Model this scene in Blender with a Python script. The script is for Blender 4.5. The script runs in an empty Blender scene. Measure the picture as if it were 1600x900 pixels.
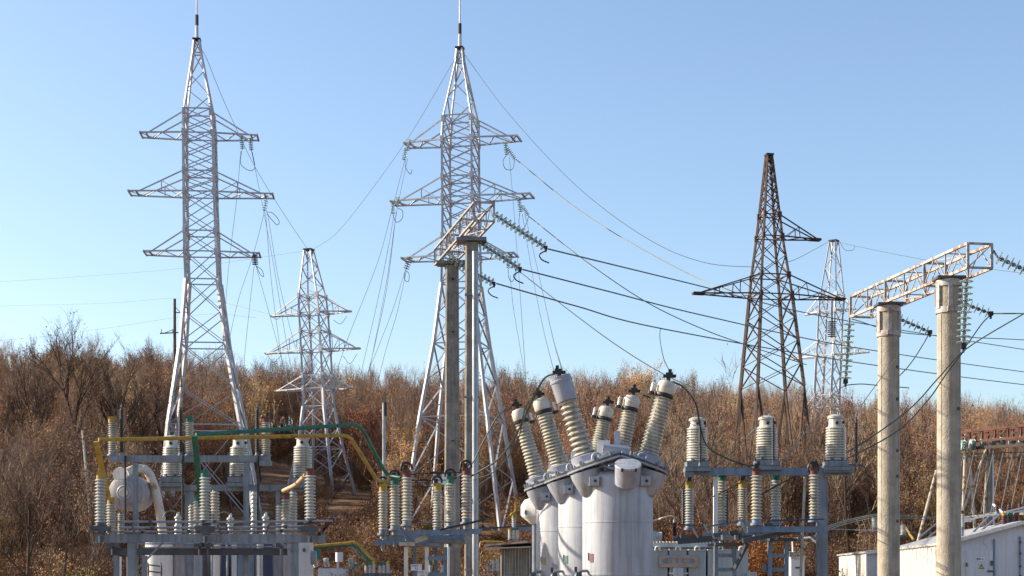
import bpy, math, random
from mathutils import Vector, Matrix, noise
random.seed(7)
R = math.radians
sc = bpy.context.scene
C = sc.collection
# ------------------------------------------------------------------ camera
F = 2400.0; CZ = 2.0; HY = 900.0           # focal length in photo pixels, eye height, horizon row
cam = bpy.data.cameras.new('camera'); camo = bpy.data.objects.new('camera', cam); C.objects.link(camo)
camo.location = (0, 0, CZ); camo.rotation_euler = (R(90), 0, 0)
cam.sensor_width = 36; cam.lens = 36 * F / 1600; cam.shift_y = (HY - 450) / 1600
cam.clip_start = 0.1; cam.clip_end = 5000
sc.camera = camo
# ------------------------------------------------------------------ world and sun
SUN_EL = 26.0; SUN_BEHIND = 11.0
w = bpy.data.worlds.new('World'); sc.world = w; w.use_nodes = True
nt = w.node_tree; bg = nt.nodes['Background']
sky = nt.nodes.new('ShaderNodeTexSky'); sky.sky_type = 'NISHITA'; sky.sun_disc = False
sky.sun_elevation = R(SUN_EL); sky.sun_rotation = R(-90 + SUN_BEHIND)
sky.altitude = 100; sky.air_density = 1.0; sky.dust_density = 1.4; sky.ozone_density = 2.0
nt.links.new(sky.outputs[0], bg.inputs[0]); bg.inputs[1].default_value = 0.12
sl = bpy.data.lights.new('sun', 'SUN'); slo = bpy.data.objects.new('sun', sl); C.objects.link(slo)
sl.energy = 5.0; sl.angle = R(0.5); sl.color = (1.0, 0.86, 0.66)
sv = Vector((-math.cos(R(SUN_EL)) * math.cos(R(SUN_BEHIND)), math.cos(R(SUN_EL)) * math.sin(R(SUN_BEHIND)), math.sin(R(SUN_EL))))
slo.rotation_euler = sv.to_track_quat('Z', 'Y').to_euler(); slo.location = (-50, 0, 60)
sc.view_settings.view_transform = 'Standard'; sc.view_settings.look = 'None'
sc.view_settings.exposure = 0.95; sc.view_settings.gamma = 1.0

# ------------------------------------------------------------------ helpers
W = {}
def P(px, py, d): return Vector(((px - 800) * d / F, d, CZ + (HY - py) * d / F))
def lerp(a, b, t): return a + (b - a) * t
def interp(x, tab):
    if x <= tab[0][0]: return tab[0][1]
    for (a, va), (b, vb) in zip(tab, tab[1:]):
        if x <= b: return va + (vb - va) * (x - a) / (b - a)
    return tab[-1][1]
RIDGE = [(-600, 644), (0, 644), (150, 644), (400, 674), (560, 688), (980, 694), (1100, 706), (1250, 722), (1400, 738), (1600, 752), (2200, 770)]
def ground(x, y):
    if y < 58: return 0.0
    px = 800 + x / max(y, 60) * F
    zr = 2 + (900 - interp(px, RIDGE)) * 212 / F
    t = min((y - 58) / 154, 1.0)
    h = zr * t ** 1.3
    if y > 212: h = zr - (y - 212) * 0.02
    return h + 0.25 * noise.noise(Vector((x * .06, y * .06, 0))) * min(1, (y - 58) / 20)

def link(name, me, parent=None, M=None):
    M = M or Matrix()
    o = bpy.data.objects.new(name, me); C.objects.link(o)
    if parent is not None:
        o.parent = parent; o.matrix_basis = W[parent].inverted() @ M
    else: o.matrix_basis = M
    W[o] = M.copy(); return o
def tag(o, label, cat, group=None, kind=None):
    if label: o['label'] = label
    if cat: o['category'] = cat
    if group: o['group'] = group
    if kind: o['kind'] = kind
    return o
def T(name, label, cat, loc, group=None):
    o = link(name, None, None, Matrix.Translation(loc)); o.empty_display_size = .3
    return tag(o, label, cat, group)
def frame_to(p, q, up=Vector((0, 0, 1))):
    z = (q - p).normalized()
    if abs(z.dot(up)) > .999: up = Vector((0, 1, 0))
    x = up.cross(z).normalized(); y = z.cross(x)
    return x, y, z
class MB:
    def __init__(s): s.v = []; s.f = []; s.m = []; s.cur = 0
    def add(s, vs, fs):
        n = len(s.v); s.v += [Vector(a) for a in vs]; s.f += [tuple(i + n for i in f) for f in fs]; s.m += [s.cur] * len(fs); return s
    def box(s, c, size, rot=None):
        h = Vector(size) / 2; c = Vector(c)
        vs = [Vector((x * h.x, y * h.y, z * h.z)) for x in (-1, 1) for y in (-1, 1) for z in (-1, 1)]
        if rot: vs = [rot @ a for a in vs]
        return s.add([c + a for a in vs], [(0, 1, 3, 2), (4, 6, 7, 5), (0, 4, 5, 1), (2, 3, 7, 6), (0, 2, 6, 4), (1, 5, 7, 3)])
    def beam(s, p, q, a, b=None, up=Vector((0, 0, 1))):
        b = b or a; p = Vector(p); q = Vector(q); x, y, z = frame_to(p, q, up)
        vs = [e + x * (i * a / 2) + y * (j * b / 2) for i in (-1, 1) for j in (-1, 1) for e in (p, q)]
        return s.add(vs, [(0, 1, 3, 2), (4, 6, 7, 5), (0, 4, 5, 1), (2, 3, 7, 6), (0, 2, 6, 4), (1, 5, 7, 3)])
    def channel(s, p, q, a, b, t=None):      # U-shaped steel section, open towards +y of its frame
        t = t or min(a, b) * .14; x, y, z = frame_to(Vector(p), Vector(q))
        p = Vector(p); q = Vector(q)
        s.beam(p, q, t, b); 
        for k in (-1, 1): s.beam(p + x * (a / 2) + y * (k * (b / 2 - t / 2)), q + x * (a / 2) + y * (k * (b / 2 - t / 2)), a - t, t)
        return s
    def cyl(s, p, q, r0, r1=None, n=12, caps=True):
        r1 = r0 if r1 is None else r1; p = Vector(p); q = Vector(q); x, y, z = frame_to(p, q)
        vs = []
        for e, r in ((p, r0), (q, r1)):
            for i in range(n):
                a = 2 * math.pi * i / n; vs.append(e + x * (r * math.cos(a)) + y * (r * math.sin(a)))
        fs = [(i, (i + 1) % n, n + (i + 1) % n, n + i) for i in range(n)]
        if caps: fs += [tuple(range(n))[::-1], tuple(range(n, 2 * n))]
        return s.add(vs, fs)
    def lathe(s, p, q, prof, n=16):          # prof: (radius, distance along p->q in metres)
        p = Vector(p); q = Vector(q); x, y, z = frame_to(p, q); vs = []; fs = []
        for r, t in prof:
            for i in range(n):
                a = 2 * math.pi * i / n; vs.append(p + z * t + x * (r * math.cos(a)) + y * (r * math.sin(a)))
        for k in range(len(prof) - 1):
            for i in range(n): fs.append((k * n + i, k * n + (i + 1) % n, (k + 1) * n + (i + 1) % n, (k + 1) * n + i))
        fs += [tuple(range(n))[::-1], tuple(range((len(prof) - 1) * n, len(prof) * n))]
        return s.add(vs, fs)
    def tube(s, pts, r, n=6, r1=None):
        pts = [Vector(a) for a in pts]; vs = []; fs = []; m = len(pts); px = None
        for k, p in enumerate(pts):
            z = (pts[min(k + 1, m - 1)] - pts[max(k - 1, 0)]).normalized()
            if px is None:
                up = Vector((0, 0, 1)) if abs(z.z) < .95 else Vector((0, 1, 0))
                px = up.cross(z).normalized()
            x = (px - z * px.dot(z)).normalized(); y = z.cross(x); px = x
            rr = r if r1 is None else r + (r1 - r) * k / (m - 1)
            for i in range(n):
                a = 2 * math.pi * i / n; vs.append(p + x * (rr * math.cos(a)) + y * (rr * math.sin(a)))
        for k in range(m - 1):
            for i in range(n): fs.append((k * n + i, k * n + (i + 1) % n, (k + 1) * n + (i + 1) % n, (k + 1) * n + i))
        fs += [tuple(range(n))[::-1], tuple(range((m - 1) * n, m * n))]
        return s.add(vs, fs)
    def mesh(s, name, mats, org=Vector((0, 0, 0)), smooth=35):
        me = bpy.data.meshes.new(name); me.from_pydata([tuple(a - org) for a in s.v], [], s.f)
        for m in (mats if isinstance(mats, (list, tuple)) else [mats]): me.materials.append(m)
        if any(s.m): me.polygons.foreach_set('material_index', s.m)
        if smooth:
            me.polygons.foreach_set('use_smooth', [True] * len(me.polygons)); me.set_sharp_from_angle(angle=R(smooth))
        me.update(); return me
    def build(s, name, mats, parent=None, smooth=35, org=None):
        if parent is not None: org = W[parent].translation
        elif org is None:
            lo = min(s.v, key=lambda a: a.z); cx = sum(a.x for a in s.v) / len(s.v); cy = sum(a.y for a in s.v) / len(s.v); org = Vector((cx, cy, lo.z))
        org = Vector(org)
        return link(name, s.mesh(name, mats, org, smooth), parent, Matrix.Translation(org))
_cube = {}
def strut(name, p, q, a, mat, parent, b=None, up=Vector((0, 0, 1))):
    """one bar as an object of its own; all bars of a material share one unit mesh"""
    if mat.name not in _cube: _cube[mat.name] = MB().box((0, 0, 0), (1, 1, 1)).mesh('bar', mat, smooth=0)
    p = Vector(p); q = Vector(q); x, y, z = frame_to(p, q, up); L = (q - p).length; b = b or a; c = (p + q) / 2
    M = Matrix(((x.x * a, y.x * b, z.x * L, c.x), (x.y * a, y.y * b, z.y * L, c.y), (x.z * a, y.z * b, z.z * L, c.z), (0, 0, 0, 1)))
    return link(name, _cube[mat.name], parent, M)
def spline(pts, n=8):
    pts = [Vector(p) for p in pts]
    if len(pts) == 2: return pts
    e = [pts[0] * 2 - pts[1]] + pts + [pts[-1] * 2 - pts[-2]]; out = []
    for i in range(1, len(e) - 2):
        a, b, c, d = e[i - 1:i + 3]
        for k in range(n):
            t = k / n; out.append(.5 * ((2 * b) + (c - a) * t + (2 * a - 5 * b + 4 * c - d) * t * t + (3 * b - a - 3 * c + d) * t ** 3))
    return out + [pts[-1]]

# ------------------------------------------------------------------ materials
def mat(name, col, rough=.6, metal=0, var=.25, scale=3.0, col2=None, bump=0, spec=.5, trans=0, coat=0, streak=0, stretch=(1, 1, 1), rnd=0, thresh=None, detail=6):
    m = bpy.data.materials.new(name); m.use_nodes = True; n = m.node_tree.nodes; l = m.node_tree.links
    b = n['Principled BSDF']; b.inputs['Roughness'].default_value = rough; b.inputs['Metallic'].default_value = metal
    b.inputs['Specular IOR Level'].default_value = spec; b.inputs['Transmission Weight'].default_value = trans; b.inputs['Coat Weight'].default_value = coat
    tc = n.new('ShaderNodeTexCoord'); mp = n.new('ShaderNodeMapping'); mp.inputs['Scale'].default_value = stretch
    geo = n.new('ShaderNodeNewGeometry'); l.new(geo.outputs['Position'], mp.inputs[0])
    no = n.new('ShaderNodeTexNoise'); no.inputs['Scale'].default_value = scale; no.inputs['Detail'].default_value = detail; no.inputs['Roughness'].default_value = .65
    l.new(mp.outputs[0], no.inputs[0])
    rp = n.new('ShaderNodeValToRGB'); l.new(no.outputs[0], rp.inputs[0])
    c2 = col2 or tuple(c * (1 - var) for c in col)
    a, z = thresh or (.35, .65)
    rp.color_ramp.elements[0].position = a; rp.color_ramp.elements[1].position = z
    rp.color_ramp.elements[0].color = (*c2, 1); rp.color_ramp.elements[1].color = (*col, 1)
    out = rp.outputs[0]
    if streak:
        mp2 = n.new('ShaderNodeMapping'); mp2.inputs['Scale'].default_value = (9, 9, .5); l.new(geo.outputs['Position'], mp2.inputs[0])
        n2 = n.new('ShaderNodeTexNoise'); n2.inputs['Scale'].default_value = 1.6; n2.inputs['Detail'].default_value = 8; l.new(mp2.outputs[0], n2.inputs[0])
        r2 = n.new('ShaderNodeValToRGB'); l.new(n2.outputs[0], r2.inputs[0]); r2.color_ramp.elements[0].position = .38; r2.color_ramp.elements[1].position = .56
        k = 1 - streak; r2.color_ramp.elements[0].color = (k, k * .97, k * .92, 1); r2.color_ramp.elements[1].color = (1, 1, 1, 1)
        mx = n.new('ShaderNodeMix'); mx.data_type = 'RGBA'; mx.blend_type = 'MULTIPLY'; mx.inputs[0].default_value = 1
        l.new(out, mx.inputs[6]); l.new(r2.outputs[0], mx.inputs[7]); out = mx.outputs[2]
    if rnd:
        oi = n.new('ShaderNodeObjectInfo'); mr = n.new('ShaderNodeMapRange'); mr.inputs[3].default_value = 1 - rnd; mr.inputs[4].default_value = 1 + rnd
        l.new(oi.outputs['Random'], mr.inputs[0]); hs = n.new('ShaderNodeHueSaturation'); l.new(mr.outputs[0], hs.inputs['Value']); l.new(out, hs.inputs['Color'])
        mh = n.new('ShaderNodeMath'); mh.operation = 'MULTIPLY_ADD'; mh.inputs[1].default_value = .045 * rnd / .4; mh.inputs[2].default_value = .5 - .02 * rnd / .4
        l.new(oi.outputs['Random'], mh.inputs[0]); l.new(mh.outputs[0], hs.inputs['Hue']); out = hs.outputs[0]
    l.new(out, b.inputs['Base Color'])
    if bump:
        bp = n.new('ShaderNodeBump'); bp.inputs['Strength'].default_value = bump; bp.inputs['Distance'].default_value = .02
        n3 = n.new('ShaderNodeTexNoise'); n3.inputs['Scale'].default_value = scale * 8; n3.inputs['Detail'].default_value = 4; l.new(geo.outputs['Position'], n3.inputs[0])
        l.new(n3.outputs[0], bp.inputs['Height']); l.new(bp.outputs[0], b.inputs['Normal'])
    return m
M = {}
M['tower'] = mat('tower_paint', (.53, .53, .56), .5, .12, .3, .9, streak=.15)
M['towerbrace'] = mat('tower_paint_shade_tone', (.44, .44, .48), .5, .25, .3, 1.2)  # same tower paint, with the shaded look of the braces put into its colour
M['towerdk'] = mat('tower_paint_worn', (.50, .51, .57), .5, .3, .3, 1.5)
M['rustdark'] = mat('dark_rusty_steel', (.07, .044, .034), .8, .1, .5, 1.6, col2=(.13, .06, .04), thresh=(.30, .5))
M['rustred'] = mat('red_rusty_steel', (.17, .065, .042), .8, 0, .5, 2.0)
M['trussrust'] = mat('rusting_white_truss_paint', (.40, .365, .33), .7, .1, .4, 5, col2=(.20, .10, .06), thresh=(.43, .53))
M['trussgrey'] = mat('weathered_truss_paint', (.36, .35, .35), .65, .2, .4, 5, col2=(.20, .16, .13), thresh=(.38, .55))
M['trussmid'] = mat('worn_grey_truss_paint', (.26, .25, .245), .6, .15, .4, 5, col2=(.22, .19, .16), thresh=(.38, .52))
M['steel'] = mat('grey_painted_steel', (.22, .26, .31), .5, .25, .3, 2.5, streak=.25)
M['steeldk'] = mat('dark_grey_steel', (.085, .095, .115), .5, .3, .4, 4)
M['steelblue'] = mat('blue_grey_paint', (.17, .25, .36), .5, .1, .25, 2.5, streak=.2)
M['conduit'] = mat('galvanised_conduit', (.33, .37, .43), .4, .6, .3, 3, streak=.2)
M['black'] = mat('black_metal', (.018, .018, .02), .5, .1, .3, 6)
M['cable'] = mat('bare_conductor', (.06, .075, .062), .45, .5, .3, 4)
M['cablethin'] = mat('thin_conductor', (.085, .10, .085), .85, 0, .3, 1)
M['cablegrey'] = mat('pale_cable', (.20, .20, .19), .8, 0, .3, 3)
M['conc'] = mat('weathered_concrete', (.41, .375, .315), .92, 0, .3, 2.2, col2=(.28, .255, .215), bump=.9, streak=.14, spec=.2)
M['conc2'] = mat('old_grey_concrete', (.30, .285, .26), .92, 0, .3, 3, col2=(.17, .16, .145), bump=.9, streak=.18, spec=.2)
M['porc'] = mat('cream_porcelain', (.52, .50, .425), .22, 0, .3, 4, coat=.5, streak=.3)
M['porcgrey'] = mat('grey_porcelain', (.46, .49, .47), .28, 0, .18, 5, coat=.5, streak=.12)
M['porcbrown'] = mat('brown_porcelain', (.085, .03, .02), .2, 0, .3, 6, coat=.6)
M['polymer'] = mat('dark_polymer', (.045, .045, .05), .45, 0, .3, 6)
M['tank'] = mat('tank_paint', (.39, .42, .485), .5, .05, .2, 1.1, streak=.2, bump=.06)
M['tankcap'] = mat('tank_cap_paint', (.30, .33, .40), .5, .05, .15, 4, streak=.15)
M['dirtywhite'] = mat('dirty_white_paint', (.50, .47, .41), .5, 0, .4, 7, col2=(.36, .29, .21), thresh=(.36, .5))
M['pipewhite'] = mat('peeling_white_paint', (.52, .47, .39), .55, 0, .4, 3.2, col2=(.36, .17, .08), thresh=(.36, .44))
M['white'] = mat('white_paint', (.74, .74, .73), .5, 0, .1, 2, streak=.1)
M['panel'] = mat('cream_white_panel', (.78, .76, .70), .5, 0, .08, 1.5, streak=.08)
M['panelgrey'] = mat('pale_grey_panel', (.56, .60, .66), .5, 0, .1, 1.2, streak=.08)
M['cabinet'] = mat('pale_blue_grey_panel', (.40, .47, .50), .5, 0, .12, 1.5, streak=.12)
M['lilac'] = mat('pale_lilac_grey_paint', (.32, .31, .335), .55, 0, .25, 2.5, streak=.35)
M['creamhead'] = mat('cream_head_paint', (.56, .54, .48), .45, 0, .25, 4, streak=.3)
M['navy'] = mat('dark_blue_paint', (.03, .045, .10), .4, 0, .2, 2)
M['yellow'] = mat('yellow_paint', (.40, .26, .035), .5, 0, .25, 6, col2=(.17, .11, .04), thresh=(.34, .44), streak=.25)
M['green'] = mat('green_paint', (.014, .14, .095), .5, 0, .25, 6, col2=(.03, .065, .05), thresh=(.34, .44), streak=.25)
M['redbrown'] = mat('red_brown_paint', (.15, .035, .025), .55, 0, .3, 6)
M['tan'] = mat('tan_flexible_link', (.55, .36, .19), .5, 0, .3, 8)
M['glass'] = mat('green_tinted_glass', (.66, .80, .79), .15, 0, .08, 6, trans=.5, spec=.7)
M['glass'].node_tree.nodes['Principled BSDF'].inputs['IOR'].default_value = 1.2
M['plate'] = mat('brushed_name_plate', (.52, .43, .37), .35, .5, .2, 3)
M['platelet'] = mat('grey_blue_print', (.24, .27, .34), .5, .2, .1, 4)
M['signwhite'] = mat('sign_white', (.72, .72, .74), .5, 0, .05, 4)
M['signblue'] = mat('sign_blue_ink', (.05, .06, .22), .6, 0, .1, 4)
M['signred'] = mat('sign_dark_red_ink', (.16, .05, .05), .6, 0, .1, 4)
M['warnyellow'] = mat('warning_yellow', (.75, .45, .02), .5, 0, .05, 4)
M['corrug'] = mat('galvanised_corrugated_sheet', (.46, .44, .39), .5, .3, .3, 5, streak=.4)
M['rustroof'] = mat('rusty_pale_roof', (.55, .45, .38), .6, 0, .3, 3, col2=(.30, .16, .10), thresh=(.4, .5))
M['roofwhite'] = mat('weathered_roof_sheet', (.40, .40, .41), .6, .1, .3, 2.5, col2=(.22, .22, .225), thresh=(.38, .58))
M['wood'] = mat('weathered_pole_wood', (.11, .075, .055), .9, 0, .3, 4)
M['bark'] = mat('grey_brown_bark', (.17, .13, .10), .95, 0, .4, 3, spec=.1, rnd=.3)
M['barkdark'] = mat('dark_bark', (.055, .042, .034), .95, 0, .4, 3, spec=.1)
M['barkmid'] = mat('shade_toned_bark', (.085, .062, .048), .95, 0, .4, 3, spec=.1, rnd=.3)
M['twigmid'] = mat('shade_toned_twigs', (.27, .20, .155), .95, 0, .45, 2.0, spec=.1, rnd=.3)
M['leafshade'] = mat('shade_toned_leaves', (.26, .135, .07), .8, 0, .45, 1.6, spec=.15, rnd=.3)  # like the bark and twigs above, shade of the front trees put into the colour
M['palebark'] = mat('pale_stem_bark', (.33, .27, .21), .9, 0, .45, 3, spec=.1, rnd=.3)  # naturally pale bark of the slender stems
M['birch'] = mat('pale_bark', (.50, .45, .37), .9, 0, .4, 5, col2=(.14, .11, .09), thresh=(.4, .48))
M['twig'] = mat('brown_twigs', (.34, .235, .175), .95, 0, .4, 1.2, spec=.1, rnd=.3)
M['leaf'] = mat('dry_rust_leaves', (.42, .19, .085), .8, 0, .45, 1.6, spec=.15, rnd=.4)
M['leafdark'] = mat('dull_brown_leaves', (.29, .15, .085), .8, 0, .45, 1.6, spec=.15, rnd=.3)
M['leaforange'] = mat('orange_leaves', (.30, .12, .04), .8, 0, .45, 3, spec=.15, rnd=.2)
M['leafyellow'] = mat('straw_yellow_leaves', (.52, .37, .12), .8, 0, .35, 3, spec=.15, rnd=.2)
M['leafolive'] = mat('olive_leaves', (.20, .155, .04), .8, 0, .45, 3, spec=.15, rnd=.2)
M['grass'] = mat('dry_grass_slope', (.30, .18, .10), .95, 0, .5, .6, col2=(.11, .065, .04), bump=1.0, spec=.1)
M['gravel'] = M['grass']

# ------------------------------------------------------------------ ground
def axis_vals():
    xs = [-1500, -900, -600, -400, -300, -240] + list(range(-200, 201, 8)) + [240, 300, 400, 600, 900, 1500]
    ys = [-1500, -800, -300, -100, -40, 0, 20, 40, 50, 58] + [58 + 5 * i for i in range(1, 40)] + [270, 300, 400, 600, 900, 1500]
    return xs, ys
xs, ys = axis_vals(); g = MB()
vs = [(x, y, ground(x, y)) for y in ys for x in xs]
fs = [(j * len(xs) + i, j * len(xs) + i + 1, (j + 1) * len(xs) + i + 1, (j + 1) * len(xs) + i) for j in range(len(ys) - 1) for i in range(len(xs) - 1)]
g.add(vs, fs); tag(g.build('hillside_ground', M['grass'], smooth=180, org=(0, 0, 0)), 'dry brown grass slope rising behind the substation', None, kind='structure')

# ------------------------------------------------------------------ lattice towers
def lattice_tower(label, d, levels, rot, arms, tm, lw, bw, rod=None, splay=False, cap=None):
    lw *= .82; bw *= .84
    bm = M['towerbrace'] if tm is M['tower'] else tm
    rot = R(rot); cr, sr = math.cos(rot), math.sin(rot)
    def level(py, cx, wpx):
        x = (cx - 800) * d / F; z = CZ + (HY - py) * d / F
        rel = rot + math.atan2(x, d); a = wpx * d / F / 2 / (abs(math.cos(rel)) + abs(math.sin(rel)))
        return x, z, a
    L = [level(l[0], l[1], l[2]) for l in levels]
    xb, zb, ab = L[-1]; gz = ground(xb, d) - .1
    # carry the lowest level down onto the slope
    x0, z0, a0 = L[-2]
    if not splay:
        k = (gz - z0) / (zb - z0); L[-1] = (x0 + (xb - x0) * k, gz, a0 + (ab - a0) * k)
    root = T('lattice_tower', label, 'pylon', (L[-1][0], d, gz), 'lattice pylons')
    def corner(lv, k):
        x, z, a = lv; i, j = ((-1, -1), (1, -1), (1, 1), (-1, 1))[k % 4]
        return Vector((x + (i * cr - j * sr) * a, d + (i * sr + j * cr) * a, z))
    for k in range(4):
        m = MB()
        for A, B in zip(L, L[1:]):
            p, q = corner(A, k), corner(B, k); f_ = 1.4 if (B is L[-1] or B[1] < L[0][1] - (L[0][1] - gz) * .56) else (.72 if A[2] < L[3][2] * .8 and not splay else 1.0); m.beam(p, q, lw * f_, lw * f_)
        m.build('leg', tm, root, smooth=0)
    def at(i, t): a, b = L[i], L[i + 1]; return tuple(lerp(a[j], b[j], t) for j in range(3))
    for i, l in enumerate(levels[:-1]):
        npan = l[3]; sty = l[4]; bw_ = bw * (1.35 if L[i + 1][1] < L[0][1] - (L[0][1] - gz) * .56 else 1.0)
        for n in range(npan):
            A, B = at(i, n / npan), at(i, (n + 1) / npan)
            for k in range(4):
                off = .0
                if sty == 'X' or (sty == 'Z' and (n + k) % 2 == 0): strut('brace', corner(A, k), corner(B, k + 1), bw_, bm, root, bw * .6)
                if sty == 'X' or (sty == 'Z' and (n + k) % 2 == 1): strut('brace', corner(A, k + 1), corner(B, k), bw_, bm, root, bw * .6)
        if i: 
            for k in range(4): strut('crossbar', corner(L[i], k), corner(L[i], k + 1), bw, tm, root, bw)
    u = Vector((cr, sr, 0)); v = Vector((-sr, cr, 0))
    def lev_at(py):
        for i in range(len(levels) - 1):
            if levels[i][0] <= py <= levels[i + 1][0]: return at(i, (py - levels[i][0]) / (levels[i + 1][0] - levels[i][0]))
    for (pa, pt, tl, tr, typ, nv) in arms:
        la, lt = lev_at(pa), lev_at(pt)
        for side, tip in ((-1, tl), (1, tr)):
            if tip is None: continue
            s = (tip - 800) / F; Lr = (s * d - la[0]) / (cr - s * sr)
            c = Vector((la[0], d, la[1])); tipv = c + u * Lr; a = la[2]
            ks = (0, 3) if side < 0 else (1, 2)
            m = MB(); ch = []
            for kk, e in zip(ks, (-1, 1)):
                p = corner(la, kk); q = tipv + v * (e * a * .66 if typ == 'par' else e * .10)
                m.beam(p, q, bw * 1.2, bw * 1.2); tq = p.lerp(q, .80 if typ == 'par' else .93)
                m.beam(corner(lt, kk), tq, bw, bw); ch.append((p, q, corner(lt, kk), tq))
            m.beam(ch[0][1] - v * .1, ch[1][1] + v * .1, bw * 1.3, bw * 1.5)
            if typ == 'par': m.beam(ch[0][0].lerp(ch[0][1], .86), ch[1][0].lerp(ch[1][1], .86), bw * 1.3)
            else: m.box(tipv - u * side * .35, (.7, .3, .18), Matrix.Rotation(rot, 3, 'Z'))
            arm = m.build('cross_arm', tm, root, smooth=0)
            nb = 4
            for b in range(nb):
                t0, t1 = b / nb, (b + 1) / nb
                if typ != 'par' and t1 > .8: break
                p, q = (ch[b % 2][0].lerp(ch[b % 2][1], t0), ch[1 - b % 2][0].lerp(ch[1 - b % 2][1], t1))
                strut('brace', p, q, bw * .9, tm, arm, bw * .6)
            for n in range(nv):
                t = (n + 1) / (nv + 1) * (.8 if typ == 'par' else .93)
                for c4 in ch:
                    a0 = c4[0].lerp(c4[1], t); b0 = c4[2].lerp(c4[3], t / (.8 if typ == 'par' else .93)); strut('brace', a0, b0, bw * .8, tm, arm, bw * .6)
                    t2 = t * .5 if n == 0 else t - .15
                    strut('brace', b0, c4[0].lerp(c4[1], max(t2 - .1, 0)), bw * .7, tm, arm, bw * .5)
        for lv in (la, lt):
            for k in range(4):
                c = corner(lv, k); strut('gusset_plate', c - Vector((0, 0, lw * 1.4)), c + Vector((0, 0, lw * 1.4)), lw * 1.9, tm, root, lw * 1.25, up=v if k % 2 else u)
    top = Vector((L[0][0], d, L[0][1]))
    MB().box(top, (L[0][2] * 2 + .2, L[0][2] * 2 + .2, .12), Matrix.Rotation(rot, 3, 'Z')).build('cap_plate', M['black'] if cap is None else cap, root)
    if rod:
        m = MB().cyl(top, top + Vector((rod * .01, 0, 1.6)), .13, .11, 8); m.cyl(top + Vector((0, 0, 1.6)), top + Vector((0, 0, 6.5)), .055, .03, 6)
        r_ = m.build('lightning_rod', M['towerdk'], root); MB().cyl(top + Vector((0, 0, 1.0)), top + Vector((0, 0, 1.75)), .125, .125, 8).build('clamp', M['black'], r_)
    if splay:
        Lb = L[-1]
        for k in range(4):
            c = corner(Lb, k); o = c - Vector((Lb[0], d, c.z)); o = o.normalized(); s_ = Vector((-o.y, o.x, 0))
            for j, off in enumerate((o * 1.3, s_ * 1.5 - o * .3, -s_ * 1.5 - o * .3)):
                q = c + off; q.z = ground(q.x, q.y) - .1; strut('foot_strut', c, q, lw, tm, root)
            z1 = lerp(c.z, gz, .5)
            pts = [c.lerp(Vector((c.x + off.x, c.y + off.y, gz)), .5) for off in (o * 1.3, s_ * 1.5 - o * .3, -s_ * 1.5 - o * .3)]
            for j in range(3): strut('brace', pts[j], pts[(j + 1) % 3], bw, tm, root)
    return root, L, corner
TA = lattice_tower('large white lattice pylon farthest left, three cross-arms and a rod on top', 109,
    [(62, 307.5, 9, 1, 'X'), (84, 308, 14, 3, 'Z'), (175, 311, 46, 2, 'X'), (213, 312, 50, 3, 'X'), (272, 313, 51, 2, 'X'), (304, 313.5, 51, 2, 'X'), (365, 315, 53, 1, 'X'), (397, 316, 54, 1, 'X'), (440, 318, 54, 2, 'X'), (540, 321, 76, 2, 'X'), (668, 325, 120, 1, 'X'), (820, 331, 160, 1, 'X')],
    5, [(213, 180, 221, 403, 'par', 0), (304, 272, 203, 427, 'par', 1), (397, 365, 227, 406, 'par', 0)], M['tower'], .20, .10, rod=-1)
TB = lattice_tower('tall white lattice pylon behind the middle pair of concrete posts, rod on its peak', 110,
    [(75, 718.5, 10, 1, 'X'), (97, 719, 14, 3, 'Z'), (185, 720, 54, 2, 'X'), (222, 719.5, 58, 3, 'X'), (280, 720, 58, 2, 'X'), (312, 720.5, 58, 3, 'X'), (372, 721, 59, 1, 'X'), (402, 721, 60, 1, 'X'), (445, 721, 62, 2, 'X'), (540, 722, 88, 2, 'X'), (655, 722, 130, 2, 'X'), (830, 725, 186, 1, 'X')],
    -13, [(222, 190, 636, 811, 'par', 0), (312, 280, 615, 831, 'par', 1), (402, 372, 632, 806, 'par', 0)], M['tower'], .19, .10, rod=1)
TC = lattice_tower('smaller white lattice pylon standing on the slope between the two tall white pylons', 140,
    [(390, 482.5, 14, 5, 'Z'), (463, 488, 42, 1, 'X'), (490, 490, 45, 1, 'X'), (518, 492, 45, 1, 'X'), (548, 493.5, 46, 1, 'X'), (588, 496, 46, 1, 'X'), (608, 497, 46, 1, 'X'), (636, 498, 48, 2, 'X'), (700, 501, 70, 2, 'X'), (806, 503, 124, 1, 'X')],
    -20, [(490, 463, 424, 548, 'tap', 1), (548, 518, 415, 562, 'tap', 2), (608, 588, 431, 552, 'tap', 1)], M['tower'], .20, .10)
TD = lattice_tower('dark rusty brown lattice pylon with one wide cross-arm and one short right arm', 95,
    [(242, 1201.5, 9, 6, 'X'), (337, 1202, 32, 1, 'X'), (371, 1202, 40, 2, 'X'), (432, 1203, 58, 1, 'X'), (463, 1204, 66, 4, 'X'), (606, 1206, 98, 1, 'X')],
    12, [(371, 337, None, 1281, 'tap', 1), (463, 432, 1083, 1319, 'tap', 2)], M['rustdark'], .15, .078, splay=True)
TE = lattice_tower('distant white lattice pylon behind the dark rusty pylon', 165,
    [(376, 1303, 13, 4, 'Z'), (462, 1300, 36, 1, 'X'), (487, 1298, 37, 2, 'X'), (535, 1296, 37, 1, 'X'), (556, 1295, 38, 2, 'X'), (618, 1292, 38, 1, 'X'), (637, 1292, 39, 2, 'X'), (690, 1292, 58, 1, 'X'), (760, 1291, 84, 1, 'X')],
    -38, [(487, 462, 1258, 1336, 'tap', 1), (556, 533, 1238, 1357, 'tap', 2), (637, 618, 1256, 1342, 'tap', 1)], M['tower'], .20, .10)

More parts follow.
